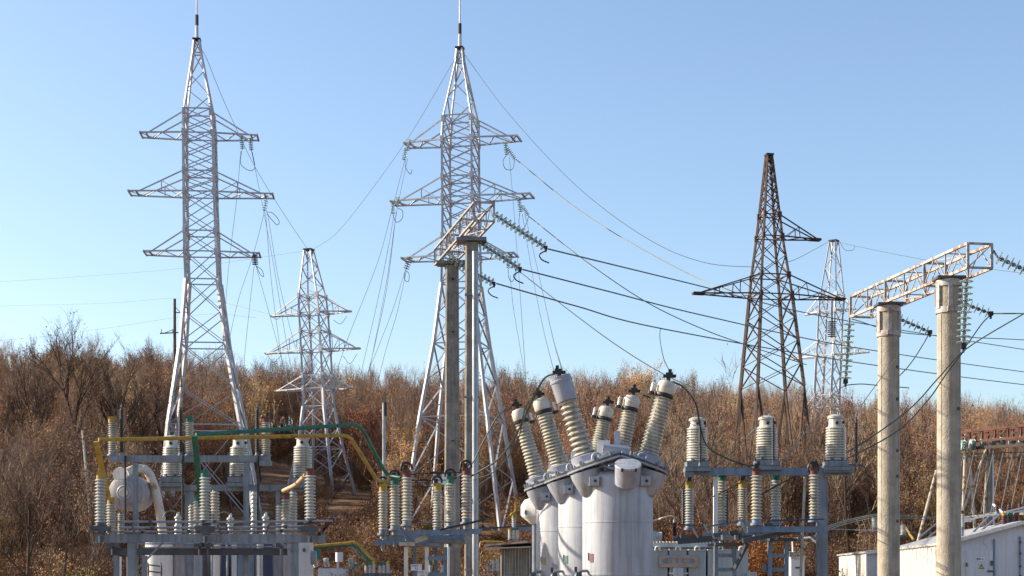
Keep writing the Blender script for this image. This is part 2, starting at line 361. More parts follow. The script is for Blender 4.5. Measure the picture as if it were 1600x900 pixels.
# ------------------------------------------------------------------ wires
def wire(label, pts, r, m=None, name='power_line', cat='wire', group=None):
    p3 = spline([P(*p) for p in pts]); mb = MB().tube(p3, r, 5)
    return tag(mb.build(name, m or M['cablethin'], org=p3[0]), label, cat, group)
wire('thin earth wire from the leftmost pylon peak down to the small pylon top', [(312, 74, 109), (323, 92, 110), (352, 163, 116), (398, 260, 126), (444, 335, 134), (481, 390, 140)], .018)
wire('thin wire from the small pylon top rising to the middle pylon peak', [(489, 390, 140), (530, 360, 134), (600, 270, 126), (650, 196, 118), (706, 100, 110), (714, 84, 110)], .016)
wire('thin earth wire from the middle pylon peak down to the dark rusty pylon', [(723, 80, 110), (735, 98, 110), (795, 178, 106), (900, 290, 101), (1010, 372, 98), (1100, 410, 96), (1190, 418, 95)], .017)
wire('short wire between the dark rusty pylon and the distant pylon top', [(1222, 412, 95), (1250, 402, 125), (1296, 377, 165)], .022)
wire('thin wire running right from the distant pylon top', [(1310, 377, 165), (1330, 383, 160), (1440, 405, 150), (1560, 422, 140), (1700, 440, 130)], .022)
wire('wire from the upper right arm of the middle pylon to the dark pylon arm', [(806, 249, 110), (900, 325, 106), (990, 382, 102), (1084, 432, 98), (1150, 458, 95)], .032, M['cable'])
wire('wire from the middle right arm of the middle pylon sloping down rightwards', [(826, 338, 110), (915, 408, 106), (1010, 472, 104), (1100, 515, 104), (1175, 542, 106), (1260, 570, 112)], .032, M['cable'])
wire('wire from the lower right arm of the middle pylon towards the tilted bushings', [(800, 415, 110), (870, 470, 100), (950, 530, 90), (1025, 578, 82), (1100, 615, 76)], .03, M['cable'])
wire('upper thick conductor crossing from the middle gantry to the right edge', [(857, 389, 40.0), (960, 414, 45), (1083, 444, 52), (1300, 497, 66), (1600, 546, 84), (1800, 575, 96)], .022, M['cable'])
wire('middle thick conductor crossing from the middle gantry to the right edge', [(817, 421, 43.0), (950, 455, 48), (1100, 493, 55), (1331, 542, 68), (1600, 581, 86), (1800, 606, 98)], .023, M['cable'])
wire('lowest thick conductor crossing from the middle gantry to the right edge', [(776, 443, 45.8), (900, 478, 50), (1032, 513, 56), (1329, 565, 70), (1600, 601, 88), (1800, 622, 100)], .024, M['cable'])
wire('slack dropper hanging from the lowest thick conductor to the tilted bushing', [(1032, 513, 56), (1031, 528, 53), (1037, 560, 44), (1052, 590, 32)], .013, M['cable'])
GL = 'fine downleads hanging from the white pylons'
for lb, pts in [
    ('outer downlead from the upper right arm of the leftmost pylon', [(393, 236, 109), (402, 280, 107), (425, 400, 103), (452, 560, 98), (470, 640, 96)]),
    ('inner downlead from the upper right arm of the leftmost pylon', [(376, 236, 109), (370, 310, 108), (357, 420, 106), (348, 540, 103), (338, 640, 100)]),
    ('downlead from the middle right arm of the leftmost pylon leaning left', [(413, 332, 109), (395, 400, 107), (372, 470, 104), (352, 560, 101)]),
    ('downlead from the middle right arm of the leftmost pylon leaning right', [(415, 332, 109), (424, 440, 106), (440, 560, 103), (455, 640, 100)]),
    ('second downlead from the middle right arm of the leftmost pylon, farther right', [(418, 332, 109), (434, 430, 112), (450, 500, 118), (462, 545, 130)]),
    ('downlead from the lower right arm of the leftmost pylon leaning left', [(397, 416, 109), (390, 480, 106), (382, 560, 104), (378, 640, 101)]),
    ('downlead from the lower right arm of the leftmost pylon leaning right', [(400, 416, 109), (418, 480, 107), (437, 550, 104), (452, 610, 101)]),
    ('outer downlead from the upper left arm of the middle pylon', [(632, 252, 110), (612, 330, 106), (590, 410, 101), (545, 525, 90), (520, 600, 84)]),
    ('inner downlead from the upper left arm of the middle pylon', [(637, 248, 110), (620, 330, 108), (604, 440, 105), (575, 590, 100)]),
    ('left downlead from the middle left arm of the middle pylon', [(616, 332, 110), (608, 380, 108), (590, 470, 105), (560, 600, 98)]),
    ('right downlead from the middle left arm of the middle pylon', [(619, 332, 110), (606, 440, 106), (590, 520, 103), (571, 600, 100)]),
    ('left downlead from the lower left arm of the middle pylon', [(633, 423, 110), (615, 480, 106), (590, 545, 100), (562, 610, 94)]),
    ('right downlead from the lower left arm of the middle pylon', [(635, 423, 110), (620, 490, 106), (602, 550, 103), (585, 620, 98)]),
    ('left downlead from the upper right arm of the middle pylon', [(796, 246, 110), (803, 330, 104), (812, 450, 92), (822, 600, 72)]),
    ('left downlead from the middle right arm of the middle pylon', [(816, 334, 110), (832, 430, 98), (848, 510, 84), (868, 590, 60)]),
    ('right downlead from the middle right arm of the middle pylon', [(820, 334, 110), (842, 430, 90), (862, 520, 64), (878, 578, 29.5)]),
    ('downlead from the lower right arm of the middle pylon', [(797, 430, 110), (802, 480, 104), (812, 540, 94), (828, 630, 74)])]:
    wire(lb, pts, .015, M['cablethin'], 'downlead', 'wire', GL)
for lb, pts in [
    ('faint line crossing the sky at the far left, upper', [(-250, 452, 190), (0, 440, 175), (140, 431, 165), (285, 419, 150), (478, 392, 140)]),
    ('faint line crossing the sky at the far left, lower', [(-250, 482, 210), (0, 478, 200), (160, 474, 180), (300, 466, 160), (424, 491, 140)]),
    ('faint sagging line behind the leftmost pylon just above the trees', [(-250, 545, 200), (0, 532, 180), (150, 515, 165), (310, 492, 150), (400, 496, 142)])]:
    wire(lb, pts, .010, M['cablethin'])

# glass insulator strings --------------------------------------------------
_disc = {}
def insulator_string(label, p, q, n, r, parts=True, mat_=None, group=None, hook=True):
    p, q = Vector(p), Vector(q); x, y, z = frame_to(p, q); L = (q - p).length; gm = mat_ or M['glass']
    root = T('insulator_string', label, 'insulator', p, group)
    MB().cyl(p, q, r * .12, r * .12, 6).build('pin', M['steeldk'], root)
    prof = [(r * .22, L / n * .04), (r * .9, L / n * .03), (r, L / n * .07), (r * .97, L / n * .12), (r * .5, L / n * .19), (r * .3, L / n * .24)]
    cprof = [(r * .30, -L / n * .05), (r * .33, L / n * .25), (r * .20, L / n * .45)]
    key = (round(r, 3), round(L / n, 3), gm.name)
    if parts:
        if key not in _disc:
            _disc[key] = (MB().lathe((0, 0, 0), (0, 0, 1), prof, 16).mesh('disc', gm), MB().lathe((0, 0, 0), (0, 0, 1), cprof, 8).mesh('disc_cap', M['steel']))
        for i in range(n):
            o = p.lerp(q, (i + .3) / n); Mx = Matrix((x, y, z)).transposed().to_4x4(); Mx.translation = o
            dd = link('disc', _disc[key][0], root, Mx); Mx2 = Mx.copy(); Mx2.translation = o + z * L / n * .36; link('cap', _disc[key][1], dd, Mx2)
    else:
        m = MB()
        for i in range(n): m.lathe(p.lerp(q, (i + .15) / n), q, [(a, b) for a, b in prof], 8)
        m.build('disc_stack', gm, root)
    if hook: MB().box(q, (r * .7, r * .7, r * .7)).cyl(q, q + Vector((0, 0, -r * .9)), r * .25, r * .18, 6).build('clamp', M['black'], root)
    return root
insulator_string('glass string at the near end of the middle gantry, highest of its three', P(772, 335, 40.4), P(853, 387, 40.0), 12, .125)
insulator_string('glass string from the centre of the middle gantry, behind the front post', P(737, 371, 43.4), P(813, 420, 43.0), 12, .13)
insulator_string('glass string at the far end of the middle gantry, lowest of its three', P(700, 403, 46.2), P(772, 443, 45.8), 12, .13)
for (px, py, d), lb in [((857, 391, 40.0), 'highest'), ((817, 423, 43.0), 'middle'), ((777, 446, 45.8), 'lowest')]:
    wire('short curved jumper end below the clamp of the %s glass string of the middle gantry' % lb, [(px - 3, py, d), (px - 14, py + 7, d), (px - 10, py + 15, d), (px + 1, py + 20, d)], .019, M['cable'], 'jumper_end')
for lb, a, b in [('small glass string on the leftmost pylon under its upper right arm, inner one', (377, 213, 109), (379, 234, 109)), ('small glass string on the leftmost pylon at its upper right tip', (391, 216, 109), (393, 236, 109)),
    ('small glass string on the leftmost pylon under its middle right arm', (417, 306, 109), (413, 331, 109)),
    ('small glass string on the middle pylon at its upper left tip, inner one', (641, 218, 110), (636, 236, 110)), ('small glass string on the middle pylon at its upper left tip, outer one', (634, 232, 110), (631, 251, 110)),
    ('small glass string on the middle pylon under its upper right arm, inner one', (790, 224, 110), (792, 243, 110)), ('small glass string on the middle pylon under its upper right arm, slanting one', (793, 232, 110), (805, 249, 110)),
    ('small glass string on the middle pylon at its middle left tip, inner one', (622, 308, 110), (620, 324, 110)), ('small glass string on the middle pylon at its middle left tip, outer one', (614, 316, 110), (614, 335, 110)),
    ('small glass string on the middle pylon under its middle right arm, upright one', (811, 313, 110), (814, 332, 110)), ('small glass string on the middle pylon under its middle right arm, slanting one', (816, 322, 110), (826, 337, 110)),
    ('small glass string on the middle pylon under its lower right arm', (793, 402, 110), (795, 420, 110))]:
    insulator_string(lb, P(*a), P(*b), 7, .17, False, None, 'small strings on the white pylons', False)
for lb, a, b in [('brown insulator cluster at the lower right tip of the leftmost pylon', (398, 399, 109), (399, 415, 109)), ('brown insulator cluster at the lower left tip of the middle pylon', (641, 402, 110), (634, 422, 110))]:
    insulator_string(lb, P(*a), P(*b), 6, .24, False, M['porcbrown'], None, False)
for lb, pts in [('thin jumper loop under the upper right arm of the leftmost pylon', [(378, 235, 109), (376, 255, 109), (388, 266, 109), (398, 262, 109), (394, 237, 109)]),
    ('thin jumper loop under the middle right arm of the leftmost pylon', [(416, 331, 109), (426, 333, 109), (436, 345, 109), (432, 351, 109), (417, 334, 109)]),
    ('thin jumper loop under the lower right arm of the leftmost pylon', [(400, 415, 109), (409, 422, 109), (412, 432, 109), (406, 428, 109), (401, 416, 109)]),
    ('thin jumper loop under the upper left arm of the middle pylon', [(633, 250, 110), (634, 262, 110), (641, 272, 110), (644, 265, 110)]),
    ('thin jumper loop under the middle left arm of the middle pylon', [(622, 325, 110), (629, 330, 110), (628, 342, 110), (619, 347, 110), (614, 336, 110)]),
    ('thin jumper loop under the lower left arm of the middle pylon', [(633, 422, 110), (639, 428, 110), (638, 440, 110), (632, 436, 110), (633, 424, 110)]),
    ('dark jumper loop under the upper right arm of the middle pylon', [(791, 243, 110), (786, 252, 110), (790, 264, 110), (801, 264, 110), (804, 249, 110)]),
    ('dark jumper loop under the middle right arm of the middle pylon', [(812, 332, 110), (811, 350, 110), (816, 360, 110), (822, 350, 110), (826, 338, 110)]),
    ('dark jumper loop under the lower right arm of the middle pylon', [(794, 420, 110), (795, 434, 110), (800, 440, 110), (806, 428, 110), (803, 416, 110)]),
    ('jumper loop under the left arm tip of the small pylon, upper', [(426, 494, 140), (432, 499, 140), (440, 494, 140)]),
    ('jumper loop under the right arm tip of the small pylon, upper', [(521, 500, 140), (532, 506, 140), (542, 494, 140)]),
    ('jumper loop under the left arm tip of the small pylon, middle', [(417, 553, 140), (427, 566, 140), (440, 555, 140)]),
    ('jumper loop under the right arm tip of the small pylon, middle', [(536, 556, 140), (547, 568, 140), (558, 553, 140)]),
    ('curled jumper at the top of the distant pylon', [(1312, 378, 165), (1320, 390, 165), (1332, 391, 165), (1336, 384, 165)])]:
    wire(lb, pts, .022, M['cable'], 'jumper_loop')

# ------------------------------------------------------------------ concrete gantries with lattice beam
def box_truss(parent, A, B, w, h, nb, m1, m2, cw, ladder=True):
    """A = centre of bottom at near end, B = at far end"""
    A, B = Vector(A), Vector(B); u = (B - A).normalized(); v = Vector((-u.y, u.x, 0)).normalized(); up = Vector((0, 0, 1))
    c = lambda t, i, j: A.lerp(B, t) + v * (i * w / 2) + up * (j * h)
    for i in (-1, 1):
        for j in (0, 1): strut('chord', c(0, i, j), c(1, i, j), cw, m1, parent, cw)
    for n in range(nb + 1):
        t = n / nb; big = n % 2 == 0
        for i in (-1, 1): strut('post', c(t, i, 0) + v * (i * .002), c(t, i, 1), cw * (.95 if big else .5), m2, parent, cw * (.95 if big else .5))
        for j in (0, 1): strut('crossbar', c(t, -1, j), c(t, 1, j), cw * (.8 if big else .4), m2, parent, cw * (.8 if big else .4))
        if n < nb:
            t1 = (n + 1) / nb; e = n % 2
            for i in (-1, 1):
                tm_ = (t + t1) / 2
                strut('brace', c(t, i, 0), c(tm_, i, 1), cw * .35, m1, parent); strut('brace', c(tm_, i, 1), c(t1, i, 0), cw * .35, m1, parent)
            for j in (0, 1): strut('brace', c(t, -1 if e else 1, j), c(t1, 1 if e else -1, j), cw * .35, m2, parent)
    strut('brace', c(0, -1, 1), c(0, 1, 0), cw * .45, m2, parent); strut('brace', c(1, -1, 1), c(1, 1, 0), cw * .45, m2, parent)
# right gantry
root = T('concrete_gantry', 'big rusty lattice beam on two round concrete columns at the right', 'gantry', P(1436, 900, 46) - Vector((0, 0, 2)), 'concrete gantries')
NE, FE = P(1531, 418, 42.0), P(1345, 496, 50.0); FE.z = NE.z = (NE.z + FE.z) / 2
box_truss(root, NE, FE, .70, .66, 6, M['trussrust'], M['trussgrey'], .072)
for px, d, wpx, holes in ((1482.5, 43.2, 36.5, (640,)), (1388.5, 47.4, 33.5, (575, 625, 705, 745, 815))):
    b = P(px, 900, d); r = wpx * d / F / 2; zt = NE.z - .10
    m = MB().lathe((b.x, b.y, -.3), (b.x, b.y, 20), [(r * 1.04, 0), (r * 1.04, 2), (r, 5), (r * .98, zt + .3)], 36); col = m.build('column', M['conc'], root)
    for an in (R(-146), R(-38)): MB().box((b.x + math.cos(an) * r, b.y + math.sin(an) * r, (zt - 1) / 2), (.018, .02, zt - 1), Matrix.Rotation(an, 3, 'Z')).build('mould_seam', M['trussgrey'], col)
    m = MB()
    for z0, z1 in ((zt - .20, zt - .02), (zt - .95, zt - .78)): m.cyl((b.x, b.y, z0), (b.x, b.y, z1), r * 1.10, r * 1.10, 28)
    for a in range(6):
        an = a * math.pi / 3 + .4; m.box((b.x + math.cos(an) * r * 1.06, b.y + math.sin(an) * r * 1.06, zt - .5), (.07, .12, .64), Matrix.Rotation(an, 3, 'Z'))
    m.box((b.x - r * .2, b.y - r * 1.16, zt - .86), (.16, .12, .14))
    m.build('clamp_collar', M['trussgrey'], col)
    m = MB().box((b.x, b.y, zt + .035), (r * 2.4, r * 2.0, .07)); m.build('seat_plate', M['steeldk'], root)
    for hy in holes:
        hp = P(px, hy, d); an = R(-52); MB().cyl((b.x + math.cos(an) * (r - .05), b.y + math.sin(an) * (r - .05), hp.z), (b.x + math.cos(an) * (r + .012), b.y + math.sin(an) * (r + .012), hp.z), .055, .055, 8).build('drilled_hole', M['black'], col)
# middle gantry
root = T('concrete_gantry', 'pale lattice beam on two square concrete posts in front of the middle white pylon', 'gantry', P(718, 900, 45) - Vector((0, 0, 2)), 'concrete gantries')
NE, FE = P(756.5, 347, 41.2), P(693, 413, 47.1); zz = (NE.z + FE.z) / 2; NE.z = zz; FE.z = zz
box_truss(root, NE, FE, .54, .49, 6, M['trussmid'], M['trussgrey'], .055)
for (px, d, w1, w2, ptop) in ((737, 43.2, 20, 23.5, 378), (706.5, 46.4, 20, 26, 404)):
    b = P(px, 900, d); k = d / F; zt = zz - .16; m = MB()
    ha, hb = w2 * k / 2, w1 * k / 2; ch = .05; vs = []
    for z, h in ((-.3, ha), (zt, hb)):
        for i, j in ((-1, -1), (1, -1), (1, 1), (-1, 1)):
            a, c_ = ((i * (h - ch), j * h), (i * h, j * (h - ch)))
            if i * j > 0: a, c_ = (a, c_) if i < 0 else (c_, a); 
            vs += [(b.x + a[0], b.y + a[1], z), (b.x + c_[0], b.y + c_[1], z)]
    # order the ring by angle so the section is a chamfered square
    def ring(vv): return sorted(vv, key=lambda q: math.atan2(q[1] - b.y, q[0] - b.x))
    lo, hi = ring(vs[:8]), ring(vs[8:])
    m.add(lo + hi, [(i, (i + 1) % 8, 8 + (i + 1) % 8, 8 + i) for i in range(8)] + [tuple(range(8, 16)), tuple(range(8))[::-1]])
    col = m.build('column', M['conc2'], root, smooth=30)
    MB().box((b.x, b.y, zt + .07), (.84 if d < 45 else .92, .56, .09)).build('head_plate', M['steel'], root)
    for hy in ((438, 520, 690) if d > 45 else (470, 700)):
        hp = P(px, hy, d); MB().cyl((b.x + .03, b.y - ha - .008, hp.z), (b.x + .03, b.y - hb + .05, hp.z), .03, .03, 8).build('drilled_hole', M['black'], col)
b = P(742.5, 900, 42.7)
MB().cyl((b.x, b.y, 0), (b.x, b.y, zz - .5), .085, .085, 12).build('conduit', M['conduit'], root)
for py in (460, 620, 780, 890):
    z = P(742, py, 42.7).z; MB().box((b.x - .08, b.y + .05, z), (.42, .16, .05)).build('strap', M['steel'], root)
# strings of the right gantry
insulator_string('glass string hanging straight down from the far end of the right gantry', P(1327, 503, 50), P(1321, 596, 50), 10, .20)
MB_ = MB().cyl(P(1328, 470, 50), P(1327, 503, 50), .035, .035, 6); tag(MB_.build('hanger_rod', M['steeldk']), 'thin hanger rod above the hanging glass string at the left of the right gantry', 'rod')
insulator_string('glass string hanging straight down beside the nearest concrete column', P(1510, 436, 42), P(1505, 541, 42), 11, .195)
insulator_string('tension glass string leaving the near end of the right gantry at the picture edge', P(1558, 402, 41.6), P(1660, 448, 41.0), 11, .185)
MB_ = MB().tube([P(1551, 396, 41.9), P(1553, 392, 41.9), P(1556, 398, 41.8), P(1560, 403, 41.6)], .03, 6); tag(MB_.build('shackle', M['black']), 'black shackle at the near end of the right gantry beam', 'shackle')
insulator_string('tension glass string emerging behind the nearest concrete column', P(1470, 461, 44.4), P(1548, 490, 44.0), 9, .17)
insulator_string('tension glass string between the two round concrete columns', P(1380, 487, 48.6), P(1453, 519, 48.2), 9, .17)
insulator_string('dark ribbed insulator hanging under the right arm of the dark rusty pylon', P(1300, 502, 94), P(1300, 528, 94), 8, .30, False, M['porcbrown'], None, False)
wire('thin link above the dark ribbed insulator under the rusty pylon arm', [(1300, 468, 94), (1300, 502, 94)], .05, M['rustdark'], 'hanger_link', 'rod')
for lb, pts, r in [
    ('conductor leaving the rear tension string to the right edge', [(1550, 490, 44.0), (1600, 490, 42), (1700, 492, 38)], .02),
    ('jumper from the rear tension string down to the hanging string beside the near column', [(1548, 492, 44.0), (1535, 505, 43), (1515, 533, 42.3), (1506, 545, 42)], .018),
    ('long jumper from the right edge past the near column to the right bay', [(1660, 455, 38), (1600, 490, 39.5), (1510, 545, 41.5), (1465, 592, 41), (1420, 640, 38), (1330, 703, 35), (1240, 745, 33.5), (1180, 778, 33)], .018),
    ('second long jumper crossing both round columns a little lower', [(1507, 547, 41.6), (1478, 585, 41.3), (1450, 625, 40.5), (1400, 675, 38), (1300, 728, 35), (1275, 738, 33.2)], .018),
    ('jumper from the middle tension string behind the left round column', [(1453, 519, 48.2), (1443, 537, 48), (1425, 565, 49), (1404, 588, 50), (1370, 610, 50.5)], .018),
    ('short conductor leaving the far hanging string to the right', [(1320, 602, 50), (1345, 600, 50.5), (1371, 602, 51), (1420, 606, 52)], .018),
    ('cable from the far hanging string sweeping down left', [(1320, 602, 50), (1300, 618, 46), (1270, 660, 40), (1225, 715, 36), (1165, 750, 33.5), (1110, 778, 33)], .013),
    ('straight conductor passing behind the right columns at mid height', [(1330, 498, 62), (1405, 519, 64), (1515, 527, 68), (1600, 531, 72), (1750, 540, 80)], .02),
    ('short vertical dropper beside the left round column', [(1407, 519, 50), (1404, 530, 50), (1403, 560, 50)], .018),
    ('cable arcing from the right tilted bushing down to the right transformers', [(1050, 596, 28.6), (1068, 605, 29), (1087, 630, 30), (1095, 670, 31), (1108, 700, 32), (1150, 722, 33), (1180, 728, 33)], .02),
    ('cable arcing from the big grey bushing cap down to the left', [(870, 583, 28.7), (850, 592, 29), (832, 625, 29.5), (806, 680, 30.5), (778, 718, 32), (735, 745, 33)], .02),
    ('cable arcing from the farthest left bushing down to the left', [(800, 636, 34), (778, 650, 34), (755, 690, 34), (735, 728, 34), (705, 752, 34.5)], .016),
    ('thin cable from the middle left bushing cap to the left', [(836, 616, 31.2), (820, 640, 31.6), (808, 690, 32), (775, 735, 33), (740, 750, 33.5)], .014),
    ('short cable between the right rear bushing caps', [(960, 632, 33.5), (972, 637, 33), (984, 645, 32)], .016),
    ('short cable right of the second rear bushing cap', [(1004, 617, 31), (1018, 622, 31), (1026, 632, 30.5)], .016),
    ('pale cable slanting from the left of the right transformers', [(1020, 748, 34), (1060, 705, 34), (1082, 668, 33.6)], .010),
    ('pale cable slanting up to the middle right transformer', [(1085, 752, 33), (1130, 720, 33), (1182, 668, 32.6)], .012),
    ('pale cable looping up from the right transformer', [(1312, 664, 33.8), (1335, 650, 35), (1355, 620, 38), (1400, 560, 44)], .010)]:
    wire(lb, pts, r * (1 if r > .012 else 1.1), M['cablegrey'] if lb.startswith('pale') else M['cable'], 'jumper_cable')

# ------------------------------------------------------------------ electrical equipment pieces
_pm = {}
def porcelain_mesh(h, r, n, m, seg=20, core=.62, droop=.0, taper=1.0):
    key = (round(h, 2), round(r, 3), n, m.name, core, taper)
    if key not in _pm:
        pr = [(r * core * .95, 0)]; p = h / n
        for i in range(n):
            k = 1 + (taper - 1) * (i / n); z = i * p
            pr += [(r * core * k, z + p * .12), (r * .94 * k, z + p * .34), (r * k, z + p * .46), (r * .96 * k, z + p * .58), (r * (core + .1) * k, z + p * .88)]
        pr.append((r * core * taper * .95, h)); _pm[key] = MB().lathe((0, 0, 0), (0, 0, 1), pr, seg).mesh('insulator', m, smooth=60)
    return _pm[key]
def axisM(p, q):
    x, y, z = frame_to(Vector(p), Vector(q)); Mx = Matrix((x, y, z)).transposed().to_4x4(); Mx.translation = Vector(p); return Mx
def post(parent, px, pt, pb, d, wpx, n, m, capm=None, cap=8, capw=.8, base=6, basem=None, name='insulator', core=.62):
    b = P(px, pb, d); t = P(px, pt, d); r = wpx * d / F / 2; h = t.z - b.z
    o = link(name, porcelain_mesh(h, r, n, m, core=core), parent, axisM(b, t)); k = d / F
    if base: 
        mb = MB().cyl(b - Vector((0, 0, base * k)), b + Vector((0, 0, .02)), r * .85, r * .8, 14); mb.cyl(b - Vector((0, 0, base * k)), b - Vector((0, 0, base * k * .6)), r * 1.12, r * 1.12, 14); mb.build('base_flange', basem or M['steel'], parent)
    if capm:
        mb = MB().cyl(t - Vector((0, 0, .01)), t + Vector((0, 0, cap * k * .55)), r * capw * .95, r * capw, 12); mb.box(t + Vector((0, 0, cap * k * .75)), (r * capw * 1.7, r * capw * 1.3, cap * k * .5)); mb.build('terminal_cap', capm, parent)
    return o
def solo_post(label, *a, **k):
    px, pt, pb, d = a[:4]; root = T('post_insulator', label, 'insulator', P(px, pb, d)); post(root, *a, **k); return root
def arrester(label, px, pt, pb, d, wpx=7, rod=True, n=22):
    root = T('surge_arrester', label, 'surge arrester', P(px, pb, d), 'slim dark surge arresters')
    post(root, px, pt, pb, d, wpx, n, M['polymer'], M['steeldk'], 4, .5, 4, M['steel'], core=.5)
    if rod: MB().cyl(P(px, pt - 3, d), P(px, pt - 9, d), .02, .008, 6).build('tip', M['cablegrey'], root)
    return root
def ct(label, px, ptop, pcap, pb, d, wpx, dark=False):
    """instrument transformer: white head, wide cream porcelain, square base"""
    root = T('instrument_transformer', label, 'transformer', P(px, pb + 10, d), 'wide cream instrument transformers'); k = d / F; r = wpx * k / 2
    b, t = P(px, pb, d), P(px, pcap, d); h = t.z - b.z
    link('porcelain', porcelain_mesh(h, r, 13, M['porc'], 28, .86, taper=.93), root, axisM(b, t))
    z = P(px, ptop, d)
    MB().lathe(t, z, [(r * .78, -.01), (r * .62, .04), (r * .60, z.z - t.z - .05), (r * .72, z.z - t.z - .04), (r * .72, z.z - t.z), (r * .45, z.z - t.z + .04), (.03, z.z - t.z + .05)], 24).build('head', M['creamhead'], root)
    hm = MB().cyl(t + Vector((0, -r * .7, h * .12)), t + Vector((0, -r * .4, h * .12)), .035, .035, 8); hm.cyl(t + Vector((r * .8, -.02, h * .15)), t + Vector((r * .5, 0, h * .15)), .03, .03, 8); hm.build('terminal', M['black'], root)
    lug = MB().tube(spline([z + Vector((-.05, 0, .04)), z + Vector((-.05, 0, .13)), z + Vector((.05, 0, .13)), z + Vector((.05, 0, .04))], 4), .012, 5).build('lifting_eye', M['steel'], root)
    m = MB().box(b + Vector((0, 0, -.06)), (r * 2.0, r * 2.0, .12)); m.box(b + Vector((0, 0, -.17)), (r * 2.25, r * 2.25, .08)); m.build('base_box', M['steel'], root)
    for i in range(6):
        a = i * math.pi / 3; MB().box(b + Vector((math.cos(a) * r * .9, math.sin(a) * r * .9, .025)), (.07, .05, .06), Matrix.Rotation(a, 3, 'Z')).build('bolt', M['steeldk'], root)
    return root

# ================= LEFT BAY =================
# upper gantry beam
root = T('steel_gantry', 'grey steel beam on two posts carrying the upper row of insulators at the left', 'gantry', P(298, 900, 32.5) - Vector((0, 0, 2)), 'grey steel supports')
strut('beam', P(173, 717, 32.5), P(422, 717, 32.5), .15, M['steel'], root, .14)
MB().channel(P(405, 724, 32.4), P(425, 724, 32.4), .1, .1).build('end_bracket', M['steel'], root)
for px, w_ in ((212, 7), (385, 8)):
    t = P(px, 723, 32.5); b = Vector((t.x, t.y, 0)); strut('post', b, t, w_ * 32.5 / F, M['steel'], root, .12)
for px, capm, cn in ((175.5, 'yellow', 'yellow'), (296, 'green', 'green'), (415.5, 'redbrown', 'red brown')):
    solo_post('slim cream post insulator, %s cap, on the upper steel beam at the left' % cn, px, 659, 707, 32.5, 14 if px < 400 else 15, 14, M['porc'], M[capm], 8, .95, 5)
for px, nb in ((190, 'yellow capped'), (282, 'green capped'), (402, 'red brown capped')):
    arrester('slim dark arrester beside the %s post on the upper left beam' % nb, px, 640, 708, 32.5)
for px, py in ((195.5, 760), (285.5, 760), (403, 760)):
    MB_ = MB().cyl(P(px, 712, 32.4), P(px, 850, 32.4), .022, .022, 6); tag(MB_.build('earth_rod', M['black']), 'thin black vertical rod below the %s arrester at the left' % {195.5: 'first', 285.5: 'second', 403: 'third'}[px], 'rod')
# ct beam
root = T('steel_gantry', 'lower grey steel beam carrying the three wide transformers at the left', 'gantry', P(364, 900, 34) - Vector((0, 0, 2)), 'grey steel supports')
strut('beam', P(253, 762.5, 34), P(478, 762.5, 34), .16, M['steel'], root, .13)
for px, w_ in ((296, 13), (434, 5), (459, 8)):
    t = P(px, 768, 34); strut('post', Vector((t.x, t.y, 0)), t, w_ * 34 / F, M['steel'], root, .12)
ct('wide cream transformer with white head, leftmost of the left three', 269, 684, 699, 746, 34, 31)
ct('wide cream transformer with white head, middle of the left three', 373.5, 684, 699, 746, 34, 31)
ct('wide cream transformer with white head beside the small white pylon', 473, 683, 698, 748, 34, 31)
# front disconnector
root = T('disconnector', 'long front disconnector on a grey beam with three tall grey insulators at the left', 'disconnector', P(330, 900, 29.5) - Vector((0, 0, 2)), 'disconnectors')
D1 = 29.5
MB().channel(P(149, 841, D1), P(509, 841, D1), .14, .165, .02).build('beam', M['steel'], root)
for px in (204, 459):
    t = P(px, 848, D1); strut('post', Vector((t.x, t.y + .1, 0)), t + Vector((0, .1, 0)), .14, M['steel'], root, .15)
strut('diagonal_brace', P(256, 846, D1), P(214, 890, D1), .07, M['steel'], root, .03)
strut('diagonal_brace', P(438, 846, D1), P(455, 862, D1), .07, M['steel'], root, .03)
for px, pt, pb, cm in ((157, 748, 818, 'yellow'), (320.5, 745, 815, 'green'), (484.5, 742, 812, 'redbrown')):
    post(root, px, pt, pb, D1, 18, 14, M['porcgrey'], M[cm], 10, .75, 5, M['steeldk'], core=.55)
    k = D1 / F; c = P(px, 826, D1)
    MB().box(c, (26 * k, .3, 8 * k)).box(c + Vector((.05, -.1, -6 * k)), (9 * k, .12, 5 * k)).cyl(P(px, 838, D1 - .12), P(px, 848, D1 - .12), .04, .035, 8).build('bearing_box', M['steeldk'], root)
for i, (py, x0, x1, dd) in enumerate(((815, 172, 520, -.15), (824.5, 186, 475, .12), (831, 168, 470, .22))):
    k = D1 / F; a, b = P(x0, py, D1 + dd), P(x1, py - (1 if i == 0 else 2), D1 + dd)
    o = MB().tube([a, a.lerp(b, .5) - Vector((0, 0, .015)), b], 1.8 * k, 8).build('operating_rod', M['conduit'], root)
    for t in (.18, .42, .47, .9): 
        c = a.lerp(b, t); MB().cyl(c - Vector((.03, 0, 0)), c + Vector((.03, 0, 0)), 2.6 * k, 2.6 * k, 8).build('coupling', M['steeldk'], o)
for px in (206, 340, 352, 420, 505):
    strut('crank', P(px, 820, D1 - .1), P(px + (5 if px < 400 else -4), 834, D1 - .1), .04, M['steeldk'], root, .03)
strut('contact_arm', P(498, 836, D1), P(522, 810, D1 - .1), .05, M['black'], root)
